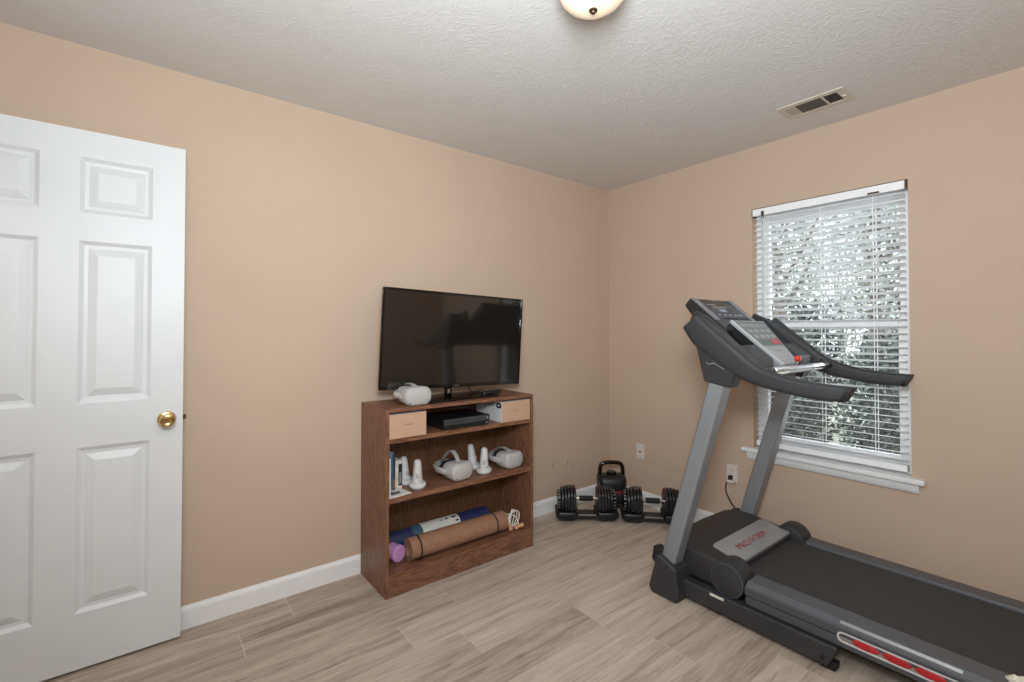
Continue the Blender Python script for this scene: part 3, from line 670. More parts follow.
# ------------------------------------------------------------------ boxes and console on the upper tier
def carton(x0, x1, side, label):
    t = thing('headset_carton', ((x0+x1)/2, 2.31, SH1), label, 'box', 'cartons on the upper shelf')
    y0, y1, z0, z1 = 2.192, 2.46, SH1, SH1+0.118
    bm = B(); box(bm, x0+0.002, x1-0.002, y0+0.001, y1, z0+0.002, z1-0.002); box(bm, x0, x1, y0, y0+0.001, z0, z1); obj('drawer', bm, M['carton'], t, bevel=0.001)
    bm = B()
    for (a, b, c, d) in ((x0, x0+0.002, z0, z1), (x1-0.002, x1, z0, z1)): box(bm, a, b, y0+0.001, y1, c, d)
    box(bm, x0+0.002, x1-0.002, y0+0.001, y1, z0, z0+0.002); box(bm, x0+0.002, x1-0.002, y0+0.001, y1, z1-0.002, z1)
    sl = obj('sleeve', bm, M['cartonwhite'], t)
    cx = (x0+x1)/2; cz = (z0+z1)/2 + 0.004
    bm = B(); box(bm, cx-0.026, cx+0.026, y0-0.0006, y0, cz-0.0018, cz+0.0018)
    if side: box(bm, cx-0.022, cx+0.022, y0-0.0006, y0, cz+0.010, cz+0.0115)
    obj('printed_mark', bm, M['cartonline'], t)
    if side:
        # ring logo and word, upside down, on the white side facing the game console
        zz = z1-0.022
        bm = B(); pts = []
        n = 40
        for i in range(n):
            a = 2*PI*i/n; c, s = math.cos(a), math.sin(a)
            pts.append(((math.copysign(abs(c)**0.75, c))*0.026, (math.copysign(abs(s)**0.8, s))*0.0165))
        inn = [(p[0]*0.48, p[1]*0.26) for p in pts]
        A = [bm.verts.new((x0-0.0006, y0+0.034+p[0], zz+p[1])) for p in pts]; Bv = [bm.verts.new((x0-0.0006, y0+0.034+p[0], zz+p[1])) for p in inn]
        for i in range(n): bm.faces.new((A[i], A[(i+1) % n], Bv[(i+1) % n], Bv[i]))
        obj('ring_logo', bm, M['ink'], sl)
        # text plane: viewed from -X; upside down => text x axis = +Y, text y axis = -Z
        mtx = Matrix(((0, 0, -1, x0-0.0004), (1, 0, 0, y0+0.072), (0, -1, 0, zz), (0, 0, 0, 1)))
        text_mesh('lettering', 'oculus', 0.060, mtx, M['ink'], sl, depth=0.0002, align='LEFT')
    return t
carton(0.963, 1.163, False, 'peach carton with a short printed line, left end of the upper shelf')
carton(1.652, 1.862, True, 'peach-fronted carton with white lettered side, right end of the upper shelf')

gc = thing('game_console', (1.42, 2.33, SH1), 'dark grey flat game console on the upper shelf between the two cartons', 'game console')
gx0, gx1, gy0, gy1, gz = 1.272, 1.572, 2.205, 2.445, SH1+0.002
bm = B(); box(bm, gx0+0.004, gx1-0.004, gy0+0.006, gy1, gz, gz+0.022); obj('lower_body', bm, M['blackp'], gc, bevel=0.001)
bm = B(); box(bm, gx0, gx1, gy0, gy1, gz+0.0225, gz+0.056); obj('upper_body', bm, M['blackp'], gc, bevel=0.0015)
bm = B(); box(bm, gx0+0.002, gx1-0.002, gy0-0.0006, gy0, gz+0.024, gz+0.0545); fpz = obj('front_face', bm, mat('dark_grey_console_face', hexc(58, 60, 60), 0.4, var=0.06), gc)
bm = B(); lathe(bm, [(0.0055, 0), (0.0055, -0.001), (0, -0.001)], (gx1-0.018, gy0-0.0006, gz+0.040), 'y', 16); obj('power_mark', bm, M['tick'], fpz)
bm = B(); box(bm, gx1-0.024, gx1-0.010, gy0+0.0045, gy0+0.006, gz+0.008, gz+0.013); obj('port', bm, M['tick'], gc)
bm = B(); box(bm, gx0+0.03, gx0+0.13, gy0-0.0012, gy0-0.0006, gz+0.038, gz+0.0395); obj('disc_slot', bm, M['ink'], fpz)
for x in (gx0+0.03, gx1-0.03):
    for y in (gy0+0.03, gy1-0.03):
        bm = B(); lathe(bm, [(0.008, -0.002), (0.008, 0.001)], (x, y, gz), 'z', 12); obj('foot', bm, M['rubber'], gc)

# ------------------------------------------------------------------ books and pamphlet on the middle shelf
def book(x0, th, y0, dep, h, mcover, label, mlabel=None, lab=None):
    t = thing('book', (x0+th/2, y0+dep/2, SH2), label, 'book', 'books standing at the left of the middle shelf')
    c = 0.0012
    bm = B(); box(bm, x0, x0+c, y0, y0+dep, SH2, SH2+h); box(bm, x0+th-c, x0+th, y0, y0+dep, SH2, SH2+h); box(bm, x0+c, x0+th-c, y0, y0+c, SH2, SH2+h)
    obj('cover', bm, mcover, t, bevel=0.0004)
    bm = B(); box(bm, x0+c, x0+th-c, y0+c, y0+dep-0.003, SH2+0.002, SH2+h-0.002); obj('pages', bm, M['paper'], t)
    if lab:
        bm = B(); box(bm, x0+th*lab[0], x0+th*lab[1], y0-0.0004, y0, SH2+h*lab[2], SH2+h*lab[3]); l = obj('spine_label', bm, mlabel, t)
        if len(lab) > 4:
            bm = B(); n = 5; za = SH2+h*lab[4]; zb = SH2+h*lab[5]
            for i in range(n):
                z = za + (zb-za)*i/n; box(bm, x0+th*(lab[0]+0.12), x0+th*(lab[1]-0.12), y0-0.0007, y0-0.0004, z, z+(zb-za)/n*0.72)
            obj('spine_print', bm, M['tick'], l)
    return t
mb = lambda n, c: mat(n, c, 0.4, var=0.15, vscale=40)
book(0.9690, 0.008, 2.205, 0.13, 0.190, M['whitep'], 'thin white-edged case against the bookcase side, leftmost in the row')
book(1.0095, 0.017, 2.298, 0.13, 0.190, mb('steel_blue_cover', hexc(92, 124, 150)), 'light blue spined case, second from the left in the row of books', mb('blue_dark_print', hexc(44, 58, 84)), (0.25, 0.75, 0.1, 0.9))
book(1.0270, 0.015, 2.298, 0.13, 0.189, mb('deep_teal_cover', hexc(44, 62, 70)), 'dark teal spined case, third from the left in the row of books', mb('rust_print', hexc(150, 92, 70)), (0.2, 0.8, 0.06, 0.3))
book(1.0430, 0.038, 2.300, 0.12, 0.146, mb('cream_cover', hexc(204, 196, 186)), 'cream book with a black spine label, shortest and rightmost in the row', M['ink'], (0.45, 0.98, 0.12, 0.88, 0.2, 0.6))
pm = thing('pamphlet', (1.03, 2.24, SH2), 'white printed pamphlet lying flat on the left of the middle shelf', 'pamphlet')
bm = B(); prism(bm, [(0.963, 2.193), (1.088, 2.203), (1.072, 2.296), (0.965, 2.290)], 2, SH2, SH2+0.004); obj('pages', bm, M['paper'], pm)
bm = B(); prism(bm, [(0.995, 2.222), (1.040, 2.228), (1.046, 2.262), (1.018, 2.258), (1.006, 2.272), (0.985, 2.25)], 2, SH2+0.004, SH2+0.0044); obj('printed_picture', bm, mb('dark_blue_brown_print', hexc(82, 82, 92)), pm)

# ------------------------------------------------------------------ bottom tier
# cork mat roll
cm = thing('exercise_mat', (1.43, 2.285, SH3), 'rolled brown cork exercise mat tied with two black bands on the bottom shelf', 'exercise mat', 'mats on the bottom shelf')
cx0, cx1, cr, cyy, czz = 1.100, 1.715, 0.060, 2.268, SH3+0.0605
a0 = math.radians(1.2)
bm = B(); spiral = []
turns = 2.2; n = 90
outer, inner = [], []
for i in range(n+1):
    t = i/n; a = 2*PI*turns*t + 0.6; r = cr - 0.0005 - (cr-0.036)*t
    outer.append((cyy+math.cos(a)*r, czz+math.sin(a)*r)); inner.append((cyy+math.cos(a)*(r-0.0085), czz+math.sin(a)*(r-0.0085)))
prof = outer + inner[::-1]
A = [bm.verts.new((cx0, p[0], p[1])) for p in prof]; Bq = [bm.verts.new((cx1, p[0], p[1])) for p in prof]; m_ = len(prof)
for i in range(m_): bm.faces.new((A[i], A[(i+1) % m_], Bq[(i+1) % m_], Bq[i]))
for i in range(n):
    for V in (A, Bq): bm.faces.new((V[i], V[i+1], V[m_-2-i], V[m_-1-i]))
obj('roll', bm, M['cork'], cm, smooth=True)
for x in (1.150, 1.635):
    bm = B(); rs = []
    for r, xx in ((cr+0.0006, -0.0035), (cr+0.0025, -0.0035), (cr+0.0025, 0.0035), (cr+0.0006, 0.0035)):
        rs.append([(x+xx, cyy+math.cos(2*PI*j/40)*r, czz+math.sin(2*PI*j/40)*r) for j in range(40)])
    rings(bm, rs, close=True); obj('band', bm, M['blackp'], cm, smooth=True)
# blue mat roll behind, with a pale paper wrap
bmr = thing('exercise_mat', (1.33, 2.42, SH3), 'rolled navy mat with pale paper wrap lying behind the cork mat', 'exercise mat', 'mats on the bottom shelf')
by_, br_ = 2.420, 0.052; bz_ = SH3+0.055
bm = B(); lathe(bm, [(0.012, 0), (0.046, 0.0), (br_-0.003, 0.002), (br_-0.002, 0.2), (br_-0.002, 0.22)], (0.985, by_, bz_), 'x', 32); obj('roll', bm, M['navy'], bmr, smooth=True)
bm = B(); lathe(bm, [(br_, 0.2), (br_, 0.26)], (0.985, by_, bz_), 'x', 32); obj('teal_section', bm, M['teal'], bmr, smooth=True)
bm = B(); lathe(bm, [(br_+0.001, 0.26), (br_+0.001, 0.50)], (0.985, by_, bz_), 'x', 32); wr = obj('paper_wrap', bm, M['paper'], bmr, smooth=True)
for (x, a, w_, h_) in ((1.36, 1.9, 0.022, 0.05), (1.395, 1.8, 0.02, 0.10), (1.44, 1.75, 0.028, 0.13), (1.455, 2.3, 0.02, 0.10)):
    bm = B(); rs = [[(x+dx, by_+math.cos(a+da)*(br_+0.0016), bz_+math.sin(a+da)*(br_+0.0016)) for da in (0, h_, 2*h_)] for dx in (0, w_)]
    V = [[bm.verts.new(p) for p in r] for r in rs]
    for j in range(2): bm.faces.new((V[0][j], V[1][j], V[1][j+1], V[0][j+1]))
    obj('wrap_print', bm, M['navy'], wr)
bm = B(); lathe(bm, [(br_-0.001, 0.50), (br_-0.001, 0.71), (0.02, 0.712)], (0.985, by_, bz_), 'x', 32); obj('blue_section', bm, M['royal'], bmr, smooth=True)
# lilac roller end
lr = thing('massage_roller', (1.020, 2.27, SH3), 'short lilac round-ended roller at the left end of the bottom shelf', 'roller')
ax = Matrix.Translation((1.062, 2.285, SH3+0.0445)) @ Matrix.Rotation(math.radians(18), 4, 'Z')
bm = B(); lathe(bm, [(0.038, 0.0), (0.0425, 0.004), (0.0425, 0.016), (0.0415, 0.020), (0.0415, 0.065), (0.034, 0.07)], (0, 0, 0), 'y', 36); local(bm, ax); obj('body', bm, M['lilac'], lr, smooth=True)
bm = B(); lathe(bm, [(0.026, -0.0004), (0.030, -0.0016), (0.032, -0.0006)], (0, 0, 0), 'y', 36); local(bm, ax); obj('end_groove', bm, M['lilac'], lr, smooth=True)
# skipping rope
jr = thing('skipping_rope', (1.79, 2.24, SH3), 'coiled white skipping rope with pale wooden handles at the right end of the bottom shelf', 'skipping rope')
bm = B()
for k in range(4):
    a = 1.1 - k*0.34; c = Vector((1.768 + k*0.003, 2.262 - k*0.005, SH3+0.062))
    pts = []
    for i in range(24):
        th = 2*PI*i/24
        pts.append(c + Vector((math.cos(a)*math.cos(th)*0.046 + 0.010*math.sin(th), math.sin(a)*math.cos(th)*0.028, math.sin(th)*(0.054-0.003*k) + 0.003*math.sin(3*th))))
    tube(bm, pts, 0.0038, 8, closed=True)
tube(bm, catmull([(1.74, 2.27, 0.20), (1.785, 2.25, 0.185), (1.80, 2.23, 0.15), (1.785, 2.215, 0.125), (1.775, 2.21, 0.125)], 6), 0.0035, 8)
obj('cord', bm, M['rope'], jr, smooth=True)
def rope_handle(p0, p1):
    bm = B(); p0 = Vector(p0); p1 = Vector(p1); pr = [(0, 0.006), (0.05, 0.011), (0.3, 0.012), (0.6, 0.0095), (0.8, 0.013), (0.95, 0.0125), (1.0, 0.006)]
    tube(bm, [p0.lerp(p1, t) for t, r in pr], [r for t, r in pr], 14); obj('handle', bm, M['handlewood'], jr, smooth=True)
rope_handle((1.745, 2.255, SH3+0.05), (1.735, 2.212, SH3+0.014)); rope_handle((1.765, 2.225, SH3+0.018), (1.828, 2.214, SH3+0.026))

# ------------------------------------------------------------------ dumbbells
def dumbbell(loc, rotz, where):
    """axis along local X, dumbbell in its cradle; front faces -Y"""
    grp1, grp2 = 'adjustable dumbbells', 'dumbbell cradles'
    c = thing('dumbbell_cradle', loc, 'black moulded cradle under the ' + where, 'dumbbell stand', grp2, rotz)
    for s in (-1, 1):
        bm = B(); rs = []
        for z, a, b in ((0.0, 0.044, 0.040), (0.010, 0.058, 0.066), (0.038, 0.074, 0.088), (0.060, 0.078, 0.093), (0.070, 0.074, 0.088)):
            rs.append([(s*0.137 + p[0], p[1], z) for p in rrect(2*a, 2*b, 0.03, 5)])
        rings(bm, rs); obj('pod', bm, M['blackp'], c, smooth=True, world=False, ang=50)
    bm = B(); box(bm, -0.075, 0.075, -0.060, 0.060, 0.020, 0.042); obj('bridge', bm, M['blackp'], c, bevel=0.004, world=False)
    bm = B(); box(bm, -0.062, 0.062, -0.058, -0.050, 0.042, 0.050); obj('bridge_strip', bm, M['steel'], c, world=False)
    d = thing('adjustable_dumbbell', (loc[0], loc[1], 0.0705), where, 'dumbbell', grp1, rotz)
    zc_ = 0.062
    bm = B(); tube(bm, [(-0.078, 0, zc_+0.008), (0.078, 0, zc_+0.008)], 0.0135, 20); obj('bar', bm, M['chrome'], d, smooth=True, world=False)
    bm = B(); lathe(bm, [(0.0135, -0.048), (0.0175, -0.044), (0.0185, 0), (0.0175, 0.044), (0.0135, 0.048)], (0, 0, zc_+0.008), 'x', 20); obj('grip', bm, M['rubber'], d, smooth=True, world=False)
    for s in (-1, 1):
        x = 0.074
        for i in range(5):
            th = 0.0200; R = (0.094, 0.096, 0.094, 0.090, 0.084)[i]
            bm = B(); rs = []
            for (xx, q) in ((0, 0.92), (0.003, 1.0), (th-0.0045, 1.0), (th-0.0015, 0.92)):
                ring = []
                for j in range(32):
                    a = 2*PI*j/32; yy = math.cos(a)*R*q; zz = math.sin(a)*R*q*1.02
                    zz = min(zz, R*0.90); zz = max(zz, -0.0615); yy = max(-0.082, min(0.082, yy))
                    ring.append((s*(x+xx), yy, zc_+zz))
                rs.append(ring)
            rings(bm, rs); pl = obj('weight_plate', bm, M['blackp'], d, smooth=True, world=False, ang=40)
            # notched tab on top of the plate
            bm = B(); tz = zc_+R*0.90
            prism(bm, [(-0.020, tz-0.004), (0.020, tz-0.004), (0.012, tz+0.013), (-0.012, tz+0.013)], 0, s*(x+0.004), s*(x+th-0.007)); obj('plate_tab', bm, M['blackp'] if i else M['dkred'], pl, bevel=0.002, world=False)
            if i == 0:
                bm = B(); prism(bm, [(-0.066, zc_+0.030), (-0.050, zc_+0.058), (-0.02, zc_+0.082), (0.02, zc_+0.082), (0.02, zc_+0.06), (-0.03, zc_+0.048)], 0, s*(x-0.0012), s*x); obj('red_insert', bm, M['dkred'], pl, world=False)
            x += th+0.0005
        # selector dial with weight ticks
        bm = B(); lathe(bm, [(0.058, 0), (0.063, s*0.003), (0.063, s*0.020), (0.055, s*0.024), (0.02, s*0.025)], (s*x, 0, zc_+0.004), 'x', 32); dl = obj('selector_dial', bm, M['blackg'], d, smooth=True, world=False)
        bm = B()
        for i in range(16):
            a = 2*PI*i/16; R = 0.0635
            m4 = Matrix.Translation((s*(x+0.0115), math.cos(a)*R, zc_+0.004+math.sin(a)*R)) @ Matrix.Rotation(a, 4, 'X')
            vs = box(bm, -0.0055, 0.0055, -0.0006, 0.0006, -0.003, 0.003)
            bmesh.ops.transform(bm, matrix=m4, verts=vs)
        obj('dial_marks', bm, M['tick'], dl, world=False)
    return d
dumbbell((2.442, 2.275, 0), math.atan2(-0.64, 0.768), 'black adjustable dumbbell nearest the bookcase, along the left wall')
dumbbell((2.765, 1.962, 0), math.atan2(-0.72, 0.694), 'black adjustable dumbbell between the kettlebell and the treadmill upright')

# ------------------------------------------------------------------ kettlebell
krot = math.atan2(-0.618, 0.786)
kc = thing('kettlebell_cradle', (2.785, 2.338, 0), 'black base tray under the kettlebell in the room corner', 'kettlebell stand', rotz=krot)
bm = B(); rs = []
for z, a, b in ((0, 0.088, 0.075), (0.01, 0.098, 0.085), (0.034, 0.100, 0.088), (0.04, 0.095, 0.082)):
    rs.append([(p[0], p[1], z) for p in rrect(2*a, 2*b, 0.04, 5)])
rings(bm, rs); obj('tray', bm, M['blackp'], kc, smooth=True, world=False, ang=50)
kb = thing('adjustable_kettlebell', (2.785, 2.338, 0.0405), 'black boxy adjustable kettlebell with looped handle and red band in the corner', 'kettlebell', rotz=krot)
bm = B(); rs = []
for z, a, b, r in ((0.0, 0.085, 0.07, 0.04), (0.008, 0.097, 0.082, 0.045), (0.070, 0.100, 0.085, 0.045), (0.075, 0.096, 0.081, 0.045)):
    rs.append([(p[0], p[1], z) for p in rrect(2*a, 2*b, r, 5)])
rings(bm, rs); obj('weight_stack', bm, M['blackp'], kb, smooth=True, world=False, ang=50)
bm = B(); rings(bm, [[(p[0], p[1], z) for p in rrect(0.1945, 0.165, 0.045, 5)] for z in (0.075, 0.086)]); obj('red_band', bm, M['red'], kb, smooth=True, world=False, ang=50)
bm = B(); rs = []
for z, a, b, r in ((0.086, 0.100, 0.085, 0.045), (0.115, 0.102, 0.086, 0.045), (0.155, 0.102, 0.082, 0.04), (0.178, 0.099, 0.070, 0.035), (0.187, 0.090, 0.050, 0.03), (0.190, 0.06, 0.03, 0.02)):
    rs.append([(p[0], p[1], z) for p in rrect(2*a, 2*b, r, 5)])
rings(bm, rs); obj('shell', bm, M['blackp'], kb, smooth=True, world=False, ang=50)
bm = B(); lathe(bm, [(0.038, 0.183), (0.038, 0.203), (0.030, 0.213), (0.0, 0.215)], (0, 0, 0), 'z', 28); obj('selector_dial', bm, M['blackg'], kb, smooth=True, world=False)
bm = B(); tube(bm, catmull([(-0.086, 0, 0.15), (-0.086, 0, 0.205), (-0.080, 0, 0.252), (-0.055, 0, 0.272), (0, 0, 0.276), (0.055, 0, 0.272), (0.080, 0, 0.252), (0.086, 0, 0.205), (0.086, 0, 0.15)], 6), 0.0145, 14, upv=(0, 1, 0)); obj('handle', bm, M['blackg'], kb, smooth=True, world=False)

# ------------------------------------------------------------------ treadmill
TC = 2.465
tm = thing('treadmill', (TC, 0.9, 0), 'large charcoal and silver treadmill with console standing under the window', 'treadmill')
mir = lambda x: 2*TC - x
for side in (0, 1):
    X = (lambda a, b: (a, b)) if side == 0 else (lambda a, b: (mir(b), mir(a)))
    xa, xb = X(2.040, 2.122)
    bm = B(); yl = lambda z: 1.455-0.287*z; yr = lambda z: 1.375-0.287*z
    prism(bm, [(yl(.12), .12), (yl(1.10), 1.10), (yr(1.10), 1.10), (yr(.12), .12)], 0, xa, xb)
    u = obj('upright', bm, M['silver'], tm, bevel=0.014, segs=4)
    bm = B(); xo = 2.0395 if side == 0 else mir(2.0395)
    lathe(bm, [(0.005, -0.001), (0.004, 0.002)], (xo, yl(.9)-0.012, 0.9), 'x', 10); obj('screw', bm, M['steel'], u)
    # foot cover
    xa, xb = X(2.010, 2.134)
    bm = B(); prism(bm, [(1.440, 0.002), (1.455, 0.03), (1.408, 0.195), (1.400, 0.202), (1.302, 0.158), (1.290, 0.06), (1.296, 0.002)], 0, xa, xb)
    obj('foot_cover', bm, M['charcoal'], tm, bevel=0.014, segs=3)
    bm = B(); xa2, xb2 = X(2.05, 2.09); prism(bm, [(1.43, 0.12), (1.462, 0.15), (1.452, 0.215), (1.425, 0.222), (1.39, 0.20)], 0, xa2, xb2); obj('rear_bracket', bm, M['blackp'], tm, bevel=0.004)
    # base tube
    xa, xb = X(2.066, 2.120)
    bm = B(); prism(bm, [(0.684, 0.034), (0.658, 0.095), (0.660, 0.104), (1.34, 0.104), (1.34, 0.026), (0.690, 0.020)], 0, xa, xb); bt = obj('base_tube', bm, M['charcoal'], tm, bevel=0.007, segs=3)
    bm = B(); prism(bm, [(0.664, 0.034), (0.668, 0.004), (0.676, 0.0), (0.72, 0.0), (0.725, 0.03)], 0, *((xb-0.030, xb+0.006) if side == 0 else (xa-0.006, xa+0.030))); obj('rubber_foot', bm, M['rubber'], bt, bevel=0.003)
    bm = B(); lathe(bm, [(0.008, 0), (0.008, -0.002 if side == 0 else 0.002), (0.004, -0.003 if side == 0 else 0.003)], (2.066 if side == 0 else mir(2.066), 0.705, 0.05), 'x', 12); obj('bolt', bm, M['blackg'], bt)
    # handrail
    top = [(1.197, 1.372), (1.12, 1.305), (1.038, 1.238), (0.961, 1.174), (0.90, 1.139), (0.796, 1.110), (0.691, 1.097), (0.586, 1.092)]
    bot = [(0.616, 1.034), (0.708, 1.034), (0.800, 1.044), (0.92, 1.066), (1.035, 1.108), (1.15, 1.182), (1.222, 1.240), (1.272, 1.312)]
    tp = [tuple(v[:2]) for v in catmull([(a, b, 0) for a, b in top], 4)]; bp_ = [tuple(v[:2]) for v in catmull([(a, b, 0) for a, b in bot], 4)]
    n = min(len(tp), len(bp_)); tp = tp[:n]; bpr = bp_[:n][::-1]
    xa, xb = X(2.030, 2.085)
    w2 = (xb-xa)/2; xm = (xa+xb)/2
    bm = B(); rs = []
    for i in range(n):
        t_ = Vector(tp[i]); b_ = Vector(bpr[i]); c_2 = (t_+b_)/2; h_ = (t_-b_)/2
        ring = []
        for (px_, pz_) in rrect(2.0, 2.0, 0.55, 4):
            q = c_2 + h_*pz_; ring.append((xm + w2*px_, q.x, q.y))
        rs.append(ring)
    rings(bm, rs); hrl = obj('handrail', bm, M['charcoal'], tm, smooth=True, ang=50)
    # tip cap and joint collar
    def collar(i0, i1, grow, name, m):
        bm = B(); rs = []
        for i in range(i0, i1):
            t_ = Vector(tp[i]); b_ = Vector(bpr[i]); c_2 = (t_+b_)/2; h_ = (t_-b_)/2
            rs.append([(xm + w2*px_*grow, (c_2+h_*pz_*grow).x, (c_2+h_*pz_*grow).y) for (px_, pz_) in rrect(2.0, 2.0, 0.55, 4)])
        rings(bm, rs); obj(name, bm, m, hrl, smooth=True, ang=50)
    collar(n-2, n, 1.03, 'end_cap', M['blackp']); collar(16, 18, 1.02, 'joint_collar', M['charcoal2'])
    # boot under the handrail
    xa, xb = X(2.034, 2.118)
    bm = B(); prism(bm, [(1.205, 1.235), (1.165, 1.068), (1.045, 1.046), (1.020, 1.108), (1.00, 1.13)], 0, xa, xb); bt_ = obj('upright_boot', bm, M['charcoal2'], tm, bevel=0.008, segs=3)
    if side == 0:
        bm = B(); tube(bm, catmull([(2.033, 1.150, 1.156), (2.033, 1.138, 1.147), (2.033, 1.125, 1.152), (2.033, 1.112, 1.150)], 5), 0.0016, 6)
        tube(bm, catmull([(2.033, 1.118, 1.158), (2.033, 1.10, 1.146), (2.033, 1.08, 1.135), (2.033, 1.066, 1.130)], 5), 0.0012, 6); obj('swoosh_mark', bm, M['tick'], bt_)
    # deck side rails
    s = 1 if side == 0 else -1; XX = lambda x: x if side == 0 else mir(x)
    bm = B(); prism(bm, [(XX(2.084), 0.151), (XX(2.084), 0.180), (XX(2.110), 0.203), (XX(2.192), 0.203), (XX(2.195), 0.198), (XX(2.195), 0.151)], 1, -0.43, 1.008)
    fr_ = obj('foot_rail', bm, M['rail'], tm, bevel=0.003)
    bm = B(); prism(bm, [(XX(2.0832), 0.1505), (XX(2.0832), 0.1795), (XX(2.090), 0.1855), (XX(2.094), 0.1505)], 1, -0.43, 1.0085); obj('rail_edge', bm, M['railside'], fr_)
    bm = B(); prism(bm, [(XX(2.086), 0.108), (XX(2.086), 0.1440), (XX(2.16), 0.1440), (XX(2.16), 0.108)], 1, -0.43, 1.008); lr_ = obj('lower_rail', bm, M['railside'], tm, bevel=0.004)
    bm = B(); box(bm, *sorted((XX(2.095), XX(2.18))), -0.44, 1.00, 0.142, 0.153); obj('rail_core', bm, M['blackp'], tm)
    bm = B(); xe0, xe1 = sorted((XX(2.080), XX(2.20))); box(bm, xe0, xe1, -0.50, -0.43, 0.085, 0.206); obj('end_cap', bm, M['charcoal'], tm, bevel=0.014, segs=3)
    bm = B(); box(bm, *sorted((XX(2.10), XX(2.15))), -0.47, -0.42, 0.0, 0.09); obj('rear_foot', bm, M['rubber'], tm, bevel=0.004)
    # reflective strip on the rail shoulder
    bm = B(); q = [(XX(2.1020), 0.1975), (XX(2.1030), 0.1988), (XX(2.1072), 0.2022), (XX(2.1065), 0.2012)]
    e = 0.0008
    V = [(XX(2.0965-e), 0.1912+e), (XX(2.1050-e), 0.1986+e)]
    V2 = [(XX(2.0965), 0.1905), (XX(2.1050), 0.1980)]
    prism(bm, [V[0], V[1], V2[1], V2[0]], 1, 0.315, 0.655); obj('reflective_strip', bm, M['steel'], fr_)
    # cushion window
    xs0 = XX(2.0855)
    def cap_pts(y0, y1, z0, z1, k=8):
        r = (z1-z0)/2; zc2 = (z0+z1)/2; out = []
        for i in range(k+1): a = PI/2 - PI*i/k; out.append((y1-r+r*math.cos(a), zc2+r*math.sin(a)))
        for i in range(k+1): a = -PI/2 - PI*i/k; out.append((y0+r+r*math.cos(a), zc2+r*math.sin(a)))
        return out
    o_ = cap_pts(0.262, 0.662, 0.1300, 0.1690); i_ = cap_pts(0.268, 0.656, 0.1355, 0.1635)
    bm = B(); xf = xs0 - s*0.004
    A = [bm.verts.new((xf, *p)) for p in o_]; Bv = [bm.verts.new((xf, *p)) for p in i_]; A2 = [bm.verts.new((xs0+s*0.002, *p)) for p in o_]; B2 = [bm.verts.new((xs0+s*0.002, *p)) for p in i_]
    m2 = len(o_)
    for i in range(m2):
        j = (i+1) % m2
        bm.faces.new((A[i], A[j], Bv[j], Bv[i])); bm.faces.new((A[i], A[j], A2[j], A2[i])); bm.faces.new((Bv[i], Bv[j], B2[j], B2[i]))
    obj('cushion_trim', bm, M['whitep'], lr_)
    bm = B(); prism(bm, i_, 0, *sorted((xs0-s*0.0005, xs0-s*0.0012))); obj('cushion_recess', bm, M['steel'], lr_)
    for yc in (0.572, 0.482, 0.392, 0.302):
        bm = B(); blob(bm, (xs0-s*0.0005, yc, 0.1495), (0.005, 0.0435, 0.0150), 0.9, 20); obj('cushion', bm, M['red'], lr_, smooth=True)
    # pivot disc
    x_a, x_b = (2.083, 2.196) if side == 0 else (mir(2.196), mir(2.083))
    bm = B(); lathe(bm, [(0.068, 0), (0.075, 0.003), (0.078, 0.008), (0.078, x_b-x_a-0.008), (0.074, x_b-x_a-0.002), (0.066, x_b-x_a)], (x_a, 1.090, 0.177), 'x', 48); dk = obj('pivot_cap', bm, M['charcoal'], tm, smooth=True)
    bm = B(); rr = (0.0715, 0.0735); xq = 2.0825 if side == 0 else mir(2.0825)
    rs = [[(xq+dx, 1.090+math.cos(2*PI*j/48)*r, 0.177+math.sin(2*PI*j/48)*r) for j in range(48)] for r, dx in ((rr[0], 0), (rr[0], s*0.0015), (rr[1], s*0.0015), (rr[1], 0))]
    rings(bm, rs, close=True); obj('cap_ring', bm, M['rail'], dk, smooth=True)
    # grab boxes joining console to the handrails
    xa, xb = X(2.080, 2.150)
    bm = B(); prism(bm, [(1.225, 1.372), (1.13, 1.300), (1.04, 1.228), (0.955, 1.160), (0.955, 1.105), (1.06, 1.13), (1.16, 1.19), (1.26, 1.29)], 0, xa, xb); obj('console_arm', bm, M['charcoal2'], tm, bevel=0.006, segs=3)
# sticker on the base tube
bm = B(); box(bm, 2.0655, 2.0659, 1.095, 1.16, 0.088, 0.100); obj('sticker', bm, M['offwhite'], tm)
# cross member
bm = B(); box(bm, 2.120, 2.810, 1.36, 1.41, 0.03, 0.09); obj('cross_tube', bm, M['charcoal'], tm, bevel=0.006)
# deck, belt, rollers
bm = B(); box(bm, 2.19, 2.74, -0.42, 1.09, 0.165, 0.186); obj('deck_board', bm, M['blackp'], tm)
bm = B(); box(bm, 2.17, 2.21, -0.43, 1.06, 0.11, 0.163); box(bm, 2.72, 2.76, -0.43, 1.06, 0.11, 0.163); obj('deck_frame', bm, M['blackp'], tm)
bm = B(); rs = []
path = [(1.10, 0.1915), (-0.44, 0.1915)] + [(-0.44-0.028*math.sin(a), 0.1635+0.028*math.cos(a)) for a in (PI*i/10 for i in range(1, 11))] + [(1.10, 0.1355)] + [(1.10+0.028*math.sin(a), 0.1635-0.028*math.cos(a)) for a in (PI*i/10 for i in range(1, 10))]
bm = B(); A = [bm.verts.new((2.2025, *p)) for p in path]; Bv = [bm.verts.new((2.7275, *p)) for p in path]; n = len(path)
for i in range(n): bm.faces.new((A[i], A[(i+1) % n], Bv[(i+1) % n], Bv[i]))
obj('belt', bm, M['belt'], tm, smooth=True)
bm = B(); tube(bm, [(2.19, -0.44, 0.1635), (2.74, -0.44, 0.1635)], 0.0265, 20); obj('rear_roller', bm, M['steel'], tm, smooth=True)
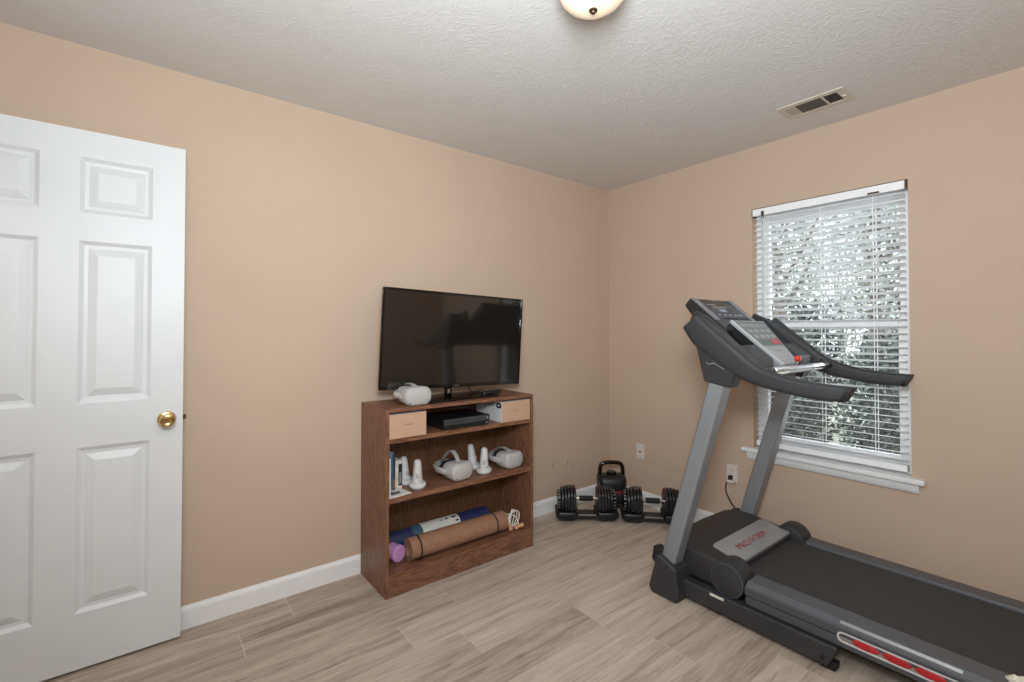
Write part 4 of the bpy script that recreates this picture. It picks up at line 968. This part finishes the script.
# motor hood
plan = [(2.120, 1.075), (2.120, 1.32), (2.16, 1.385), (2.25, 1.432), (2.36, 1.452), (TC, 1.458)]
plan = plan + [(mir(x), y) for x, y in plan[::-1][1:]]
plan = [(2.122, 1.075), (2.122, 1.31), (2.15, 1.40), (2.235, 1.435), (TC, 1.445)]
plan = plan + [(mir(x), y) for x, y in plan[::-1][1:]]
rs = []
for ins, z0, kz in ((0.0, 0.112, 0), (0.0, 0.184, 0.5), (0.006, 0.203, 0.85), (0.018, 0.214, 1.0), (0.034, 0.2165, 1.03)):
    ring = []
    for x, y in plan:
        q = Vector((x-TC, y-1.25)); sc = (1-ins/0.34, 1-ins/0.19)
        yy = 1.25 + q.y*sc[1] if y > 1.1 else y
        ring.append((TC + q.x*sc[0], yy, z0 + kz*max(0, yy-1.10)*0.13))
    rs.append(ring)
bm = B(); rings(bm, rs); hd = obj('motor_hood', bm, M['charcoal2'], tm, smooth=True, ang=28, bevel=0.004)
bm = B(); prism(bm, [(x if x < TC else x, y) for x, y in [(2.13, 1.09), (2.13, 1.30), (2.2, 1.37), (2.73, 1.37), (2.80, 1.30), (2.80, 1.09)]], 2, 0.04, 0.112); obj('motor_pan', bm, M['blackp'], tm)
bm = B(); prism(bm, [(1.095, 0.224), (1.080, 0.228), (1.072, 0.214), (1.072, 0.196), (1.100, 0.196), (1.240, 0.222), (1.242, 0.232), (1.09, 0.2365)], 0, 2.205, 2.735)
bm.free(); bm = B()
V = prism(bm, [(2.200, 1.080), (2.235, 1.238), (2.255, 1.246), (2.755, 1.246), (2.772, 1.235), (2.735, 1.080)], 2, 0.196, 0.2375)
for v in V:
    if v.co.z > 0.2: v.co.z = 0.2290 if v.co.y < 1.2 else 0.2420
bp1 = obj('hood_plate', bm, M['plate'], hd, bevel=0.006, segs=3)
ta = math.atan2(0.013, 0.160)
mtx = Matrix.Translation((2.462, 1.150, 0.2362)) @ Matrix.Rotation(ta, 4, 'X')
text_mesh('lettering', 'PRO-FORM', 0.056, mtx, M['redp'], bp1, depth=0.0002, sx=0.98, shear=0.0)

# console head
d = Vector((0.757, 0.653)); nrm = Vector((-0.653, 0.757))      # along the slope (up-away) and outwards, in (y, z)
P0 = Vector((1.365, 1.473)); P1 = Vector((1.190, 1.322))
def yz(t, o=0): q = P0.lerp(P1, t) + nrm*o; return (q.x, q.y)
bm = B(); prism(bm, [yz(0, 0), yz(1.15, 0), yz(1.15, -0.07), yz(0.5, -0.075), yz(0, -0.052)], 0, 2.255, 2.675)
hd2 = obj('console_head', bm, M['headface'], tm, bevel=0.010, segs=3)
for a, b in ((2.256, 2.303), (2.632, 2.674)):
    bm = B(); prism(bm, [yz(0.01, 0.0005), yz(0.80, 0.0005), yz(0.80, 0.005), yz(0.03, 0.005)], 0, a, b); obj('silver_trim', bm, M['silver'], hd2, bevel=0.0015)
bm = B(); prism(bm, [yz(0.16, 0.0005), yz(0.72, 0.0005), yz(0.72, 0.004), yz(0.16, 0.004)], 0, 2.318, 2.618); ds = obj('display_surround', bm, M['rail'], hd2, bevel=0.001)
bm = B(); prism(bm, [yz(0.19, 0.004), yz(0.66, 0.004), yz(0.66, 0.0048), yz(0.19, 0.0048)], 0, 2.328, 2.608); dp = obj('display', bm, M['blackg'], ds)
bm = B()
for k in range(5):
    x = 2.335 + k*0.054; prism(bm, [yz(0.60, 0.0048), yz(0.64, 0.0048), yz(0.64, 0.0053), yz(0.60, 0.0053)], 0, x, x+0.030)
prism(bm, [yz(0.24, 0.0048), yz(0.27, 0.0048), yz(0.27, 0.0053), yz(0.24, 0.0053)], 0, 2.34, 2.42); prism(bm, [yz(0.33, 0.0048), yz(0.36, 0.0048), yz(0.36, 0.0053), yz(0.33, 0.0053)], 0, 2.37, 2.50)
prism(bm, [yz(0.42, 0.0048), yz(0.52, 0.0048), yz(0.52, 0.0053), yz(0.42, 0.0053)], 0, 2.40, 2.47)
obj('display_print', bm, mat('pale_display_print', hexc(150, 158, 172), 0.4), dp)
bm = B(); prism(bm, [yz(0.05, 0.0003), yz(0.085, 0.0003), yz(0.085, 0.0009), yz(0.05, 0.0009)], 0, 2.45, 2.49); obj('maker_mark', bm, M['tick'], hd2)
# tray housing
bm = B()
prism(bm, [(1.265, 1.315), (1.14, 1.200), (1.03, 1.130), (0.975, 1.118), (0.970, 1.09), (1.06, 1.08), (1.21, 1.165), (1.31, 1.29)], 0, 2.165, 2.765)
th_ = obj('tray_housing', bm, M['charcoal2'], tm, bevel=0.006)
for a, b in ((2.140, 2.172), (2.758, 2.790)):
    bm = B(); prism(bm, [(1.275, 1.400), (1.215, 1.372), (1.12, 1.290), (1.035, 1.212), (0.985, 1.172), (0.975, 1.12), (1.06, 1.12), (1.20, 1.20), (1.31, 1.33)], 0, a, b); obj('tray_rim', bm, M['charcoal'], th_, bevel=0.008, segs=3)
for a, b in ((2.172, 2.318), (2.612, 2.758)):
    bm = B(); prism(bm, [(1.060, 1.235), (1.030, 1.212), (0.980, 1.172), (0.975, 1.125), (1.06, 1.14)], 0, a, b); obj('tray_lip', bm, M['charcoal'], th_, bevel=0.006)
    bm = B(); prism(bm, [(1.262, 1.320), (1.140, 1.206), (1.062, 1.160), (1.062, 1.150), (1.14, 1.195), (1.265, 1.31)], 0, a+0.002, b-0.002); obj('tray_liner', bm, M['blackp'], th_)
# key panel
Q0 = Vector((1.165, 1.352)); Q1 = Vector((0.958, 1.142)); qn = Vector((Q1.y-Q0.y, -(Q1.x-Q0.x))).normalized()
if qn.y < 0: qn = -qn
def kp(t, u, o=0):
    """t: top->bottom, u: 0..1 left->right"""
    w_ = 0.175 + (0.092-0.175)*t; q = Q0.lerp(Q1, t) + qn*o; return (TC - w_ + 2*w_*u, q.x, q.y)
def kslab(bm, t0, t1, u0, u1, o0, o1):
    v = [bm.verts.new(kp(t, u, o)) for o in (o0, o1) for t, u in ((t0, u0), (t0, u1), (t1, u1), (t1, u0))]
    for f in ((3,2,1,0),(4,5,6,7),(0,1,5,4),(1,2,6,5),(2,3,7,6),(3,0,4,7)): bm.faces.new([v[i] for i in f])
bm = B(); kslab(bm, 0, 1, 0, 1, -0.016, 0); kpn = obj('key_panel', bm, M['panel'], tm, bevel=0.003)
bm = B(); kslab(bm, 0.52, 0.995, 0.03, 0.97, -0.085, -0.016); obj('panel_pedestal', bm, M['silver'], kpn, bevel=0.003)
bm = B(); kslab(bm, 0.0, 0.52, 0.05, 0.95, -0.060, -0.016); obj('panel_neck', bm, M['blackp'], kpn)
bm = B(); kslab(bm, 0.0, 1.0, -0.005, 0.035, -0.004, 0.002); obj('panel_edge', bm, M['whitep'], kpn)
bm = B(); kslab(bm, 0.03, 0.60, 0.06, 0.98, 0.0002, 0.0014); kf = obj('key_field', bm, M['keys'], kpn)
bm = B()
for i in range(7): kslab(bm, 0.09, 0.16, 0.12+i*0.12, 0.12+i*0.12+0.07, 0.0014, 0.0024)
for i in range(4): kslab(bm, 0.22, 0.29, 0.14+i*0.21, 0.14+i*0.21+0.13, 0.0014, 0.0024)
for i in range(4): kslab(bm, 0.35, 0.42, 0.14+i*0.21, 0.14+i*0.21+0.15, 0.0014, 0.0026)
obj('keys', bm, M['keylight'], kf)
bm = B(); kslab(bm, 0.46, 0.57, 0.56, 0.94, 0.0014, 0.003); obj('stop_key', bm, M['redkey'], kf)
bm = B(); kslab(bm, 0.46, 0.57, 0.14, 0.52, 0.0014, 0.003); obj('start_key', bm, M['greenkey'], kf)
bm = B(); kslab(bm, 0.70, 0.712, 0.32, 0.70, 0.0002, 0.001); obj('panel_print', bm, M['keys'], kpn)
# safety key
bm = B(); blob(bm, (2.510, 0.948, 1.165), (0.020, 0.013, 0.014), 0.7, 18); sk = obj('safety_key', bm, M['redclip'], tm, smooth=True)
bm = B(); tube(bm, catmull([(2.50, 0.945, 1.165), (2.475, 0.94, 1.155), (2.462, 0.95, 1.135), (2.455, 0.96, 1.12)], 5), 0.0018, 6); tube(bm, catmull([(2.525, 0.945, 1.168), (2.55, 0.94, 1.165), (2.565, 0.95, 1.145)], 5), 0.0018, 6); obj('safety_cord', bm, M['blackp'], sk)
# pulse bar
bm = B(); tube(bm, [(2.06, 0.925, 1.122), (2.87, 0.925, 1.122)], 0.0145, 18); pb = obj('pulse_bar', bm, M['blackp'], tm, smooth=True)
for a, b in ((2.185, 2.33), (2.60, 2.735)):
    bm = B(); lathe(bm, [(0.0146, 0), (0.0175, 0.002), (0.0175, b-a-0.002), (0.0146, b-a)], (a, 0.925, 1.122), 'x', 24); obj('pulse_sensor', bm, M['chrome'], pb, smooth=True)
bm = B(); lathe(bm, [(0.0146, 0), (0.0168, 0.001), (0.0168, 0.269), (0.0146, 0.27)], (2.33, 0.925, 1.122), 'x', 24); obj('bar_sleeve', bm, M['steel'], pb, smooth=True)
# power cord
pc = B(); box(pc, X0-0.034, X0-0.0088, 1.507, 1.531, 0.355, 0.381); plug = obj('plug', pc, M['blackp'], tm, bevel=0.005)
bm = B(); box(bm, X0-0.040, X0-0.012, 1.490, 1.535, 0.338, 0.353); obj('plug_tag', bm, M['offwhite'], plug, bevel=0.002)
bm = B(); tube(bm, catmull([(2.957, 1.523, 0.362), (2.948, 1.536, 0.335), (2.942, 1.538, 0.28), (2.93, 1.50, 0.225), (2.895, 1.455, 0.20), (2.84, 1.43, 0.17), (2.79, 1.44, 0.12), (2.76, 1.42, 0.08)], 8), 0.0038, 8); obj('power_cord', bm, M['blackp'], tm, smooth=True)

# cream cloth on the near foot rail
ct = B(); n1_, n2_ = 22, 16; V = []
for i in range(n1_+1):
    row = []
    for j in range(n2_+1):
        u = i/n1_-0.5; v = j/n2_-0.5
        x = 2.150 + u*0.088; y = 0.150 + v*0.135 + 0.01*math.sin(9*u)
        ed = max(0, 1-(2*abs(u))**4)*max(0, 1-(2*abs(v))**4)
        z = 0.2045 + ed*(0.012 + 0.008*math.sin(38*u+9*v) + 0.006*math.cos(45*v-20*u))
        row.append((x, y, max(0.2040, z)))
    V.append(row)
VT = [[ct.verts.new(p) for p in r] for r in V]; VB = [[ct.verts.new((p[0], p[1], 0.2034)) for p in r] for r in V]
for i in range(n1_):
    for j in range(n2_):
        ct.faces.new((VT[i][j], VT[i+1][j], VT[i+1][j+1], VT[i][j+1])); ct.faces.new((VB[i][j], VB[i][j+1], VB[i+1][j+1], VB[i+1][j]))
edge = [(i, 0) for i in range(n1_)] + [(n1_, j) for j in range(n2_)] + [(i, n2_) for i in range(n1_, 0, -1)] + [(0, j) for j in range(n2_, 0, -1)]
for a, b in zip(edge, edge[1:]+edge[:1]): ct.faces.new((VT[a[0]][a[1]], VT[b[0]][b[1]], VB[b[0]][b[1]], VB[a[0]][a[1]]))
tag(obj('cloth', ct, M['cloth'], smooth=True, ang=80), 'small crumpled cream cloth lying on the near foot rail of the treadmill', 'cloth')

# ------------------------------------------------------------------ outside
bm = B(); box(bm, X0+0.17, 40, -18, 26, -0.75, -0.65); struct('ground', bm, M['grass'])
def leaves(bm, c, rad, n, size, hollow=0.55, rnd=random, floor=-0.6, mi=0):
    for _ in range(n):
        while True:
            p = Vector((rnd.uniform(-1, 1), rnd.uniform(-1, 1), rnd.uniform(-1, 1)))
            if hollow < p.length < 1: break
        p = Vector((c[0]+p.x*rad[0], c[1]+p.y*rad[1], c[2]+p.z*rad[2]))
        if p.z < floor: continue
        a = Vector((rnd.gauss(0, 1), rnd.gauss(0, 1), rnd.gauss(0, 1))).normalized(); b = a.orthogonal().normalized(); b = Matrix.Rotation(rnd.uniform(0, 6.28), 3, a) @ b
        s = size*rnd.uniform(0.6, 1.4); cc = a.cross(b)
        vs = [bm.verts.new(p - b*s), bm.verts.new(p + cc*s*0.42 + a*s*0.12), bm.verts.new(p + b*s), bm.verts.new(p - cc*s*0.42 + a*s*0.12)]
        bm.faces.new(vs).material_index = mi
def tree(name, x, y, top, crowns, n, size, m, label, cat, trunk_r=0.12, group=None, flowers=None):
    t = thing(name, (x, y, -0.65), label, cat, group); r = random.Random(int(x*100+y*7))
    bm = B(); tube(bm, [(x, y, -0.70), (x+0.05, y, 0.3), (x-0.04, y+0.1, top*0.55), (x+0.05, y+0.05, top*0.85)], [trunk_r, trunk_r*0.8, trunk_r*0.6, trunk_r*0.25], 10)
    for k in range(7):
        a = r.uniform(0, 6.28); h = r.uniform(0.25, 0.75)*top; L_ = top*0.2
        tube(bm, [(x, y, h), (x+math.cos(a)*L_*0.5, y+math.sin(a)*L_*0.5, h+L_*0.35), (x+math.cos(a)*L_, y+math.sin(a)*L_, h+L_*0.9)], [trunk_r*0.4, trunk_r*0.22, trunk_r*0.08], 6)
    obj('trunk', bm, M['bark'], t, smooth=True)
    bm = B()
    for (cx_, cy_, cz_, rx, ry, rz) in crowns: leaves(bm, (x+cx_, y+cy_, cz_), (rx, ry, rz), n, size, 0.3, r)
    obj('foliage', bm, m, t)
    if flowers:
        bm = B()
        for (fx, fy, fz) in flowers: leaves(bm, (fx, fy, fz), (0.09, 0.09, 0.08), 60, 0.026, 0.2, r)
        obj('blossoms', bm, M['petal'], t)
    return t

tree('leafy_tree', 7.4, 2.95, 4.0, [(0, 0, 2.4, 0.75, 0.95, 0.8), (0, 0, 3.4, 0.75, 0.95, 0.8)], 3500, 0.034, M['leafgrey'], 'pale leafy tree showing sky between its leaves, upper left of the window view', 'tree')
tree('leafy_tree', 8.9, 2.2, 4.4, [(0, 0, 2.4, 0.75, 0.95, 1.1), (0, 0, 3.7, 0.75, 0.95, 0.9)], 3500, 0.040, M['leafgrey'], 'pale leafy tree showing sky between its leaves, upper right of the window view', 'tree')
tree('leafy_tree', 12.0, 5.2, 4.6, [(0, 0, 2.6, 1.0, 1.2, 1.6), (0, 0.1, 4.0, 1.0, 1.2, 1.1)], 4200, 0.055, M['leafmid'], 'mid-green tree farther off behind the pale trees, left in the view', 'tree')
tree('leafy_tree', 15.6, 4.75, 5.2, [(0, 0, 1.0, 1.3, 1.4, 1.4), (0, 0, 2.6, 1.2, 1.3, 1.8), (0, 0, 4.2, 1.2, 1.3, 1.3)], 4200, 0.060, M['leafgrey'], 'grey-green tree farthest off, in the middle of the window view', 'tree')
tree('leafy_tree', 13.0, 2.75, 4.6, [(0, 0, 2.4, 1.0, 1.0, 1.4), (0, 0, 3.8, 1.0, 1.0, 1.0)], 4200, 0.055, M['leafmid'], 'mid-green tree farther off behind the pale trees, right in the view', 'tree')
tree('evergreen_shrub', 6.1, 2.55, 1.2, [(0, 0, 0.45, 0.60, 0.62, 1.05)], 7500, 0.036, M['leafdark'], 'dense dark evergreen shrub outside, behind the left lower panes', 'shrub', 0.05)
tree('evergreen_shrub', 6.1, 1.30, 1.2, [(0, 0, 0.42, 0.60, 0.60, 1.0)], 7500, 0.036, M['leafdark'], 'dense dark evergreen shrub outside, behind the right lower panes', 'shrub', 0.05)
tree('flowering_shrub', 4.4, 1.78, 0.35, [(0, 0, -0.05, 0.45, 0.5, 0.42)], 1500, 0.035, M['leafdark'], 'low shrub with white blossoms just outside the bottom of the window', 'shrub', 0.03, None,
     [(4.2, 1.78, 0.33), (4.15, 1.90, 0.42), (4.25, 1.67, 0.24), (4.05, 1.82, 0.26), (4.1, 1.22, 0.22)])
tree('evergreen_tree', 10.3, 4.3, 2.0, [(0, 0, 0.7, 1.0, 1.15, 1.5)], 8000, 0.05, M['leafdark'], 'broad dark evergreen behind the shrubs, left half of the window view', 'tree')
tree('evergreen_tree', 10.5, 1.9, 2.0, [(0, 0, 0.7, 1.0, 1.0, 1.5)], 8000, 0.05, M['leafdark'], 'dark evergreen behind the shrubs, right half of the window view', 'tree')
